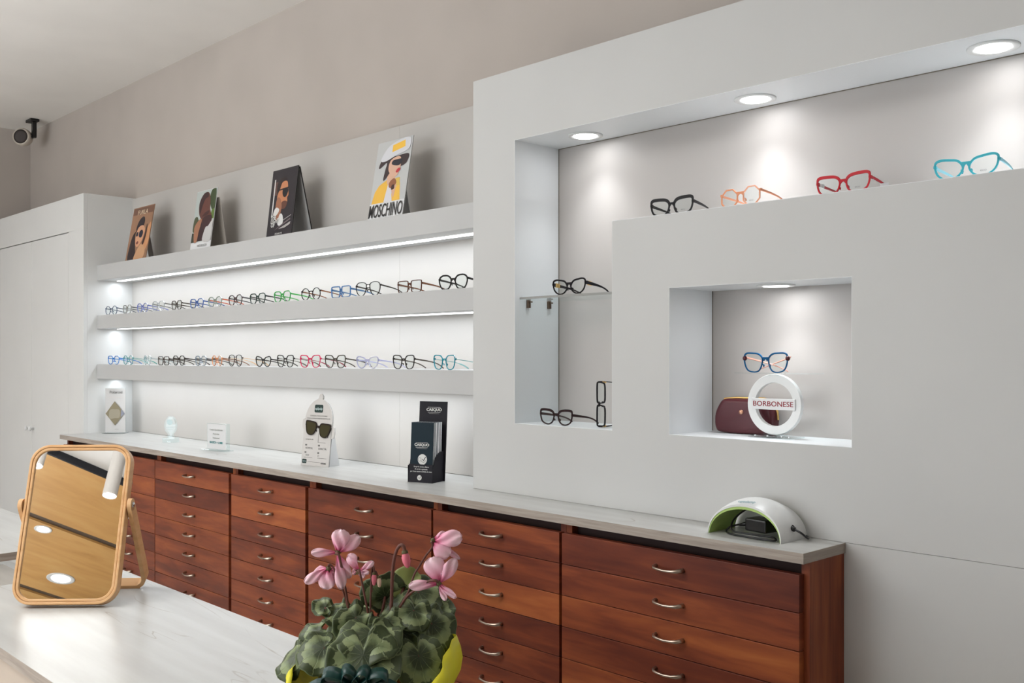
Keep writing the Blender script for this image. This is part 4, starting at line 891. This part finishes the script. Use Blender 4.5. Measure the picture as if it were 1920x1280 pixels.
# wrapping paper: a pleated, flaring sleeve with pointed corners
wv = []; NW = 96; lev = [(.055, .002), (.098, .03), (.126, .065), (.139, .095), (.141, .115), (.137, .132), (.130, .150)]
for i, (r_, z_) in enumerate(lev):
    for k in range(NW):
        th = 2*math.pi*k/NW; pk = max(0, math.cos(2*(th-.05)))**1.5; k_ = i/(len(lev)-1)
        r2 = r_*(1+.030*math.sin(9*th+1)*k_+.016*math.sin(23*th)*k_); z2 = z_-(.040-.040*pk)*k_**2*1.0
        lf = max(0, -math.cos(th)); r2 *= 1.03-.12*lf; z2 -= .038*lf*k_**2; z2 -= .012*max(0, -math.sin(th))*k_**2
        wv.append((r2*math.cos(th), r2*math.sin(th), z2))
m_ = MB().add(wv, [(i*NW+k, i*NW+(k+1) % NW, (i+1)*NW+(k+1) % NW, (i+1)*NW+k) for i in range(len(lev)-1) for k in range(NW)])
yel = mat('yellow_wrapping_paper', (222, 214, 44), .45); m_.build('wrapping_paper', yel, cy, smooth=True, solid=.0006)
# ribbon and bow in dark green
rib = mat('dark_green_ribbon', (10, 58, 54), .28)
bw = MB()
bw.ring([(0, 0)]*0 or [(.0, .0)], [(.0, .0)], 0, 0) if False else None
NR = 64; rv_ = []
for z_ in (.066, .078):
    for k in range(NR): th = 2*math.pi*k/NR; rv_.append((.1335*math.cos(th), .1335*math.sin(th), z_))
bw.add(rv_, [(k, (k+1) % NR, NR+(k+1) % NR, NR+k) for k in range(NR)])
def loop(dirx, dirz, ln, wd, y0_=-.137, sgn=1, tw=0):
    P = []; d = Vector((dirx, -.15, dirz)).normalized()
    for i in range(15):
        a = 2*math.pi*i/14; P.append(Vector((0, y0_, .104)) + d*ln*(1-math.cos(a))/2 + Vector((-d.z, 0, d.x))*math.sin(a)*ln*.26 + Vector((0, -.012*math.sin(a*.5), 0)))
    side_ = Vector((tw, 1, .25)).normalized(); vv = []
    for p in P: vv += [p-side_*wd/2, p+side_*wd/2]
    bw.add(vv, [(2*i, 2*i+1, 2*i+3, 2*i+2) for i in range(14)])
for a_, ln in ((8, .068), (36, .060), (68, .046), (104, .046), (140, .058), (172, .070), (205, .05), (-22, .055)): loop(math.cos(R(a_)), math.sin(R(a_)), ln, .028, sgn=1, tw=.2*math.cos(a_))
for a_, ln in ((181, .12), (215, .095), (-8, .06), (-35, .085), (160, .055), (22, .05)):
    d = Vector((math.cos(R(a_)), -.1, math.sin(R(a_)))); n2 = Vector((-d.z, 0, d.x)); pts = []
    for i in range(9):
        u = i/8; c_ = Vector((0, -.141, .100))+d*ln*u+Vector((0, -.01*math.sin(3*u), 0)); pts += [c_-n2*.013, c_+n2*.013]
    bw.add(pts, [(2*i, 2*i+1, 2*i+3, 2*i+2) for i in range(8)])
bw.build('ribbon_bow', rib, cy, smooth=True, solid=.0008)
# flowers
def petal(m, base, tip, width, bow=.25, nor=(0, -1, .2), tw=.0):
    b, t_ = Vector(base), Vector(tip); d = t_-b; ln = d.length; d.normalize(); n_ = Vector(nor); n_ = (n_-d*n_.dot(d)).normalized(); s_ = d.cross(n_)
    NL_, NWd = 12, 8; v = []; uv = []
    for i in range(NL_+1):
        u = i/NL_; wv_ = width*.5*(.20+.86*math.sin(math.pi*min(1, u*.95)**1.5)**.8) if u < .97 else width*.14
        ang = tw*u
        s2 = s_*math.cos(ang)+n_*math.sin(ang); n2 = n_*math.cos(ang)-s_*math.sin(ang)
        for j in range(NWd+1):
            q_ = 2*j/NWd-1
            v.append(b+d*ln*u+n2*(bow*ln*math.sin(math.pi*u)*.5)-n2*(q_*q_*wv_*.30)+s2*(q_*wv_)+n2*.0020*math.sin(q_*5+u*8)); uv.append((u, j/NWd))
    m.add(v, [(i*(NWd+1)+j, i*(NWd+1)+j+1, (i+1)*(NWd+1)+j+1, (i+1)*(NWd+1)+j) for i in range(NL_) for j in range(NWd)], 0, uv)
def flower(c, petals, stem, yc, label=None, r=.0019):
    m = MB(); c0 = G(*c, yc)
    for (tx, ty, dy, wd, bow, nx, tw) in petals:
        tp = G(tx, ty, yc+dy); petal(m, c0+(tp-c0)*.03, tp, wd*.000214, bow, (nx, -1, .25), tw)
    o = m.build('flower', M_petal, cy, smooth=True, solid=.0006)
    s_ = MB().tube([tuple(p) for p in spline([tuple(G(*p[:2], p[2])) for p in stem], 6, False)], r, 8)
    s_.build('stem', M_stem, o, smooth=True)
    k = MB().ball(c0+Vector((0, -.001, 0)), .0042, 12, 0, (1, 1, 1.1))
    for a in range(5):
        an = a*1.2566; k.tube([c0, c0+Vector((math.cos(an)*.006, -.003, math.sin(an)*.006))], [.002, .0006], 5)
    k.build('calyx', M_cal, o, smooth=True)
flower((490, 292), [(525, 118, -.004, 130, .25, .2, .2), (300, 284, -.01, 62, .15, -.1, .5), (650, 180, .006, 105, .2, .3, -.3), (525, 560, -.006, 82, .15, .3, .2), (572, 490, .006, 96, .3, -.3, -.2)],
       [(480, 292, -.010), (505, 300, -.014), (525, 420, -.008), (545, 600, .004), (566, 760, .01), (600, 900, .01)], -.004)
flower((418, 415), [(250, 508, -.012, 74, .15, -.2, .3), (300, 450, .012, 70, .2, -.1, -.3), (405, 560, -.01, 118, .3, 0, 0), (470, 500, .004, 84, .25, .3, .2), (520, 460, .01, 70, .2, .3, 0)],
       [(415, 398, -.002), (428, 382, -.004), (458, 410, -.002), (492, 510, .002), (525, 600, .006), (560, 750, .012), (600, 900, .01)], 0, r=.0016)
flower((640, 445), [(755, 366, -.004, 48, .15, .3, .4), (560, 318, .008, 84, .2, -.3, .2), (722, 440, -.010, 40, .2, .3, -.3), (590, 440, .004, 56, .2, -.3, 0), (690, 470, -.012, 36, .2, 0, .2)],
       [(640, 430, -.003), (655, 432, -.008), (668, 500, -.006), (695, 640, -.004), (718, 790, 0), (720, 900, .0)], .004, r=.0018)
flower((1195, 215), [(1415, 185, -.006, 120, .25, .1, .2), (1390, 215, .010, 96, .3, .1, -.3), (1310, 335, -.008, 128, .3, -.1, 0), (1395, 360, .006, 40, .1, .2, 0), (1300, 170, .006, 70, .3, 0, .3)],
       [(1188, 215, .004), (1188, 265, .008), (1140, 330, .01), (1085, 420, .012), (1050, 480, .014), (1010, 600, .014), (930, 740, .01), (850, 900, .01)], .01, r=.0017)
flower((1245, 520), [(1190, 328, .004, 150, .2, 0, 0), (1372, 345, .006, 104, .2, .3, -.3), (1028, 525, -.012, 76, .15, -.2, .4), (1300, 632, -.012, 44, .15, 0, .2), (1376, 612, -.012, 44, .15, .2, -.2)],
       [(1240, 500, -.014), (1222, 482, -.020), (1165, 498, -.014), (1080, 560, -.006), (1010, 620, 0), (960, 690, .006), (920, 760, .008), (850, 900, .01)], -.008, r=.0021)
def bud(c, tip, w_, stem, col, r=.0018):
    a, b = G(*c), G(*tip); d = b-a; L_ = d.length; qn = d.to_track_quat('Z', 'Y').to_matrix().to_4x4()
    o = MB().lathe([(1e-5, 0), (w_*.6, L_*.08), (w_, L_*.35), (w_*.95, L_*.6), (w_*.6, L_*.9), (1e-5, L_)], 12, T(*a) @ qn @ Matrix.Rotation(.6, 4, 'Z')).build('bud', col, cy, smooth=True)
    MB().tube([tuple(p) for p in spline([tuple(G(*p[:2], p[2])) for p in stem], 6, False)], r, 8).build('stem', M_stem, o, smooth=True)
    MB().lathe([(1e-5, -.003), (w_*.75, 0), (w_*.8, L_*.14), (w_*.3, L_*.2)], 10, T(*a) @ qn).build('calyx', M_cal, o, smooth=True)
PB = mat('bud_pink', (226, 118, 136), .5); PC = mat('bud_cream', (222, 190, 168), .5)
bud((985, 285, .0), (1012, 412, -.002), .0068, [(988, 280, 0), (975, 245, 0), (945, 250, .002), (915, 310, .004), (895, 420, .006), (885, 580, .01), (880, 760, .01)], PB, .0028)
bud((757, 450, .002), (757, 545, 0), .0042, [(757, 450, .002), (752, 405, .002), (740, 430, .004), (733, 520, .006), (728, 640, .006), (725, 800, .006)], PB, .0017)
bud((787, 480, .004), (798, 560, .002), .0040, [(787, 482, .004), (775, 455, .004), (762, 440, .004), (742, 500, .006), (736, 600, .006)], PC, .0014)
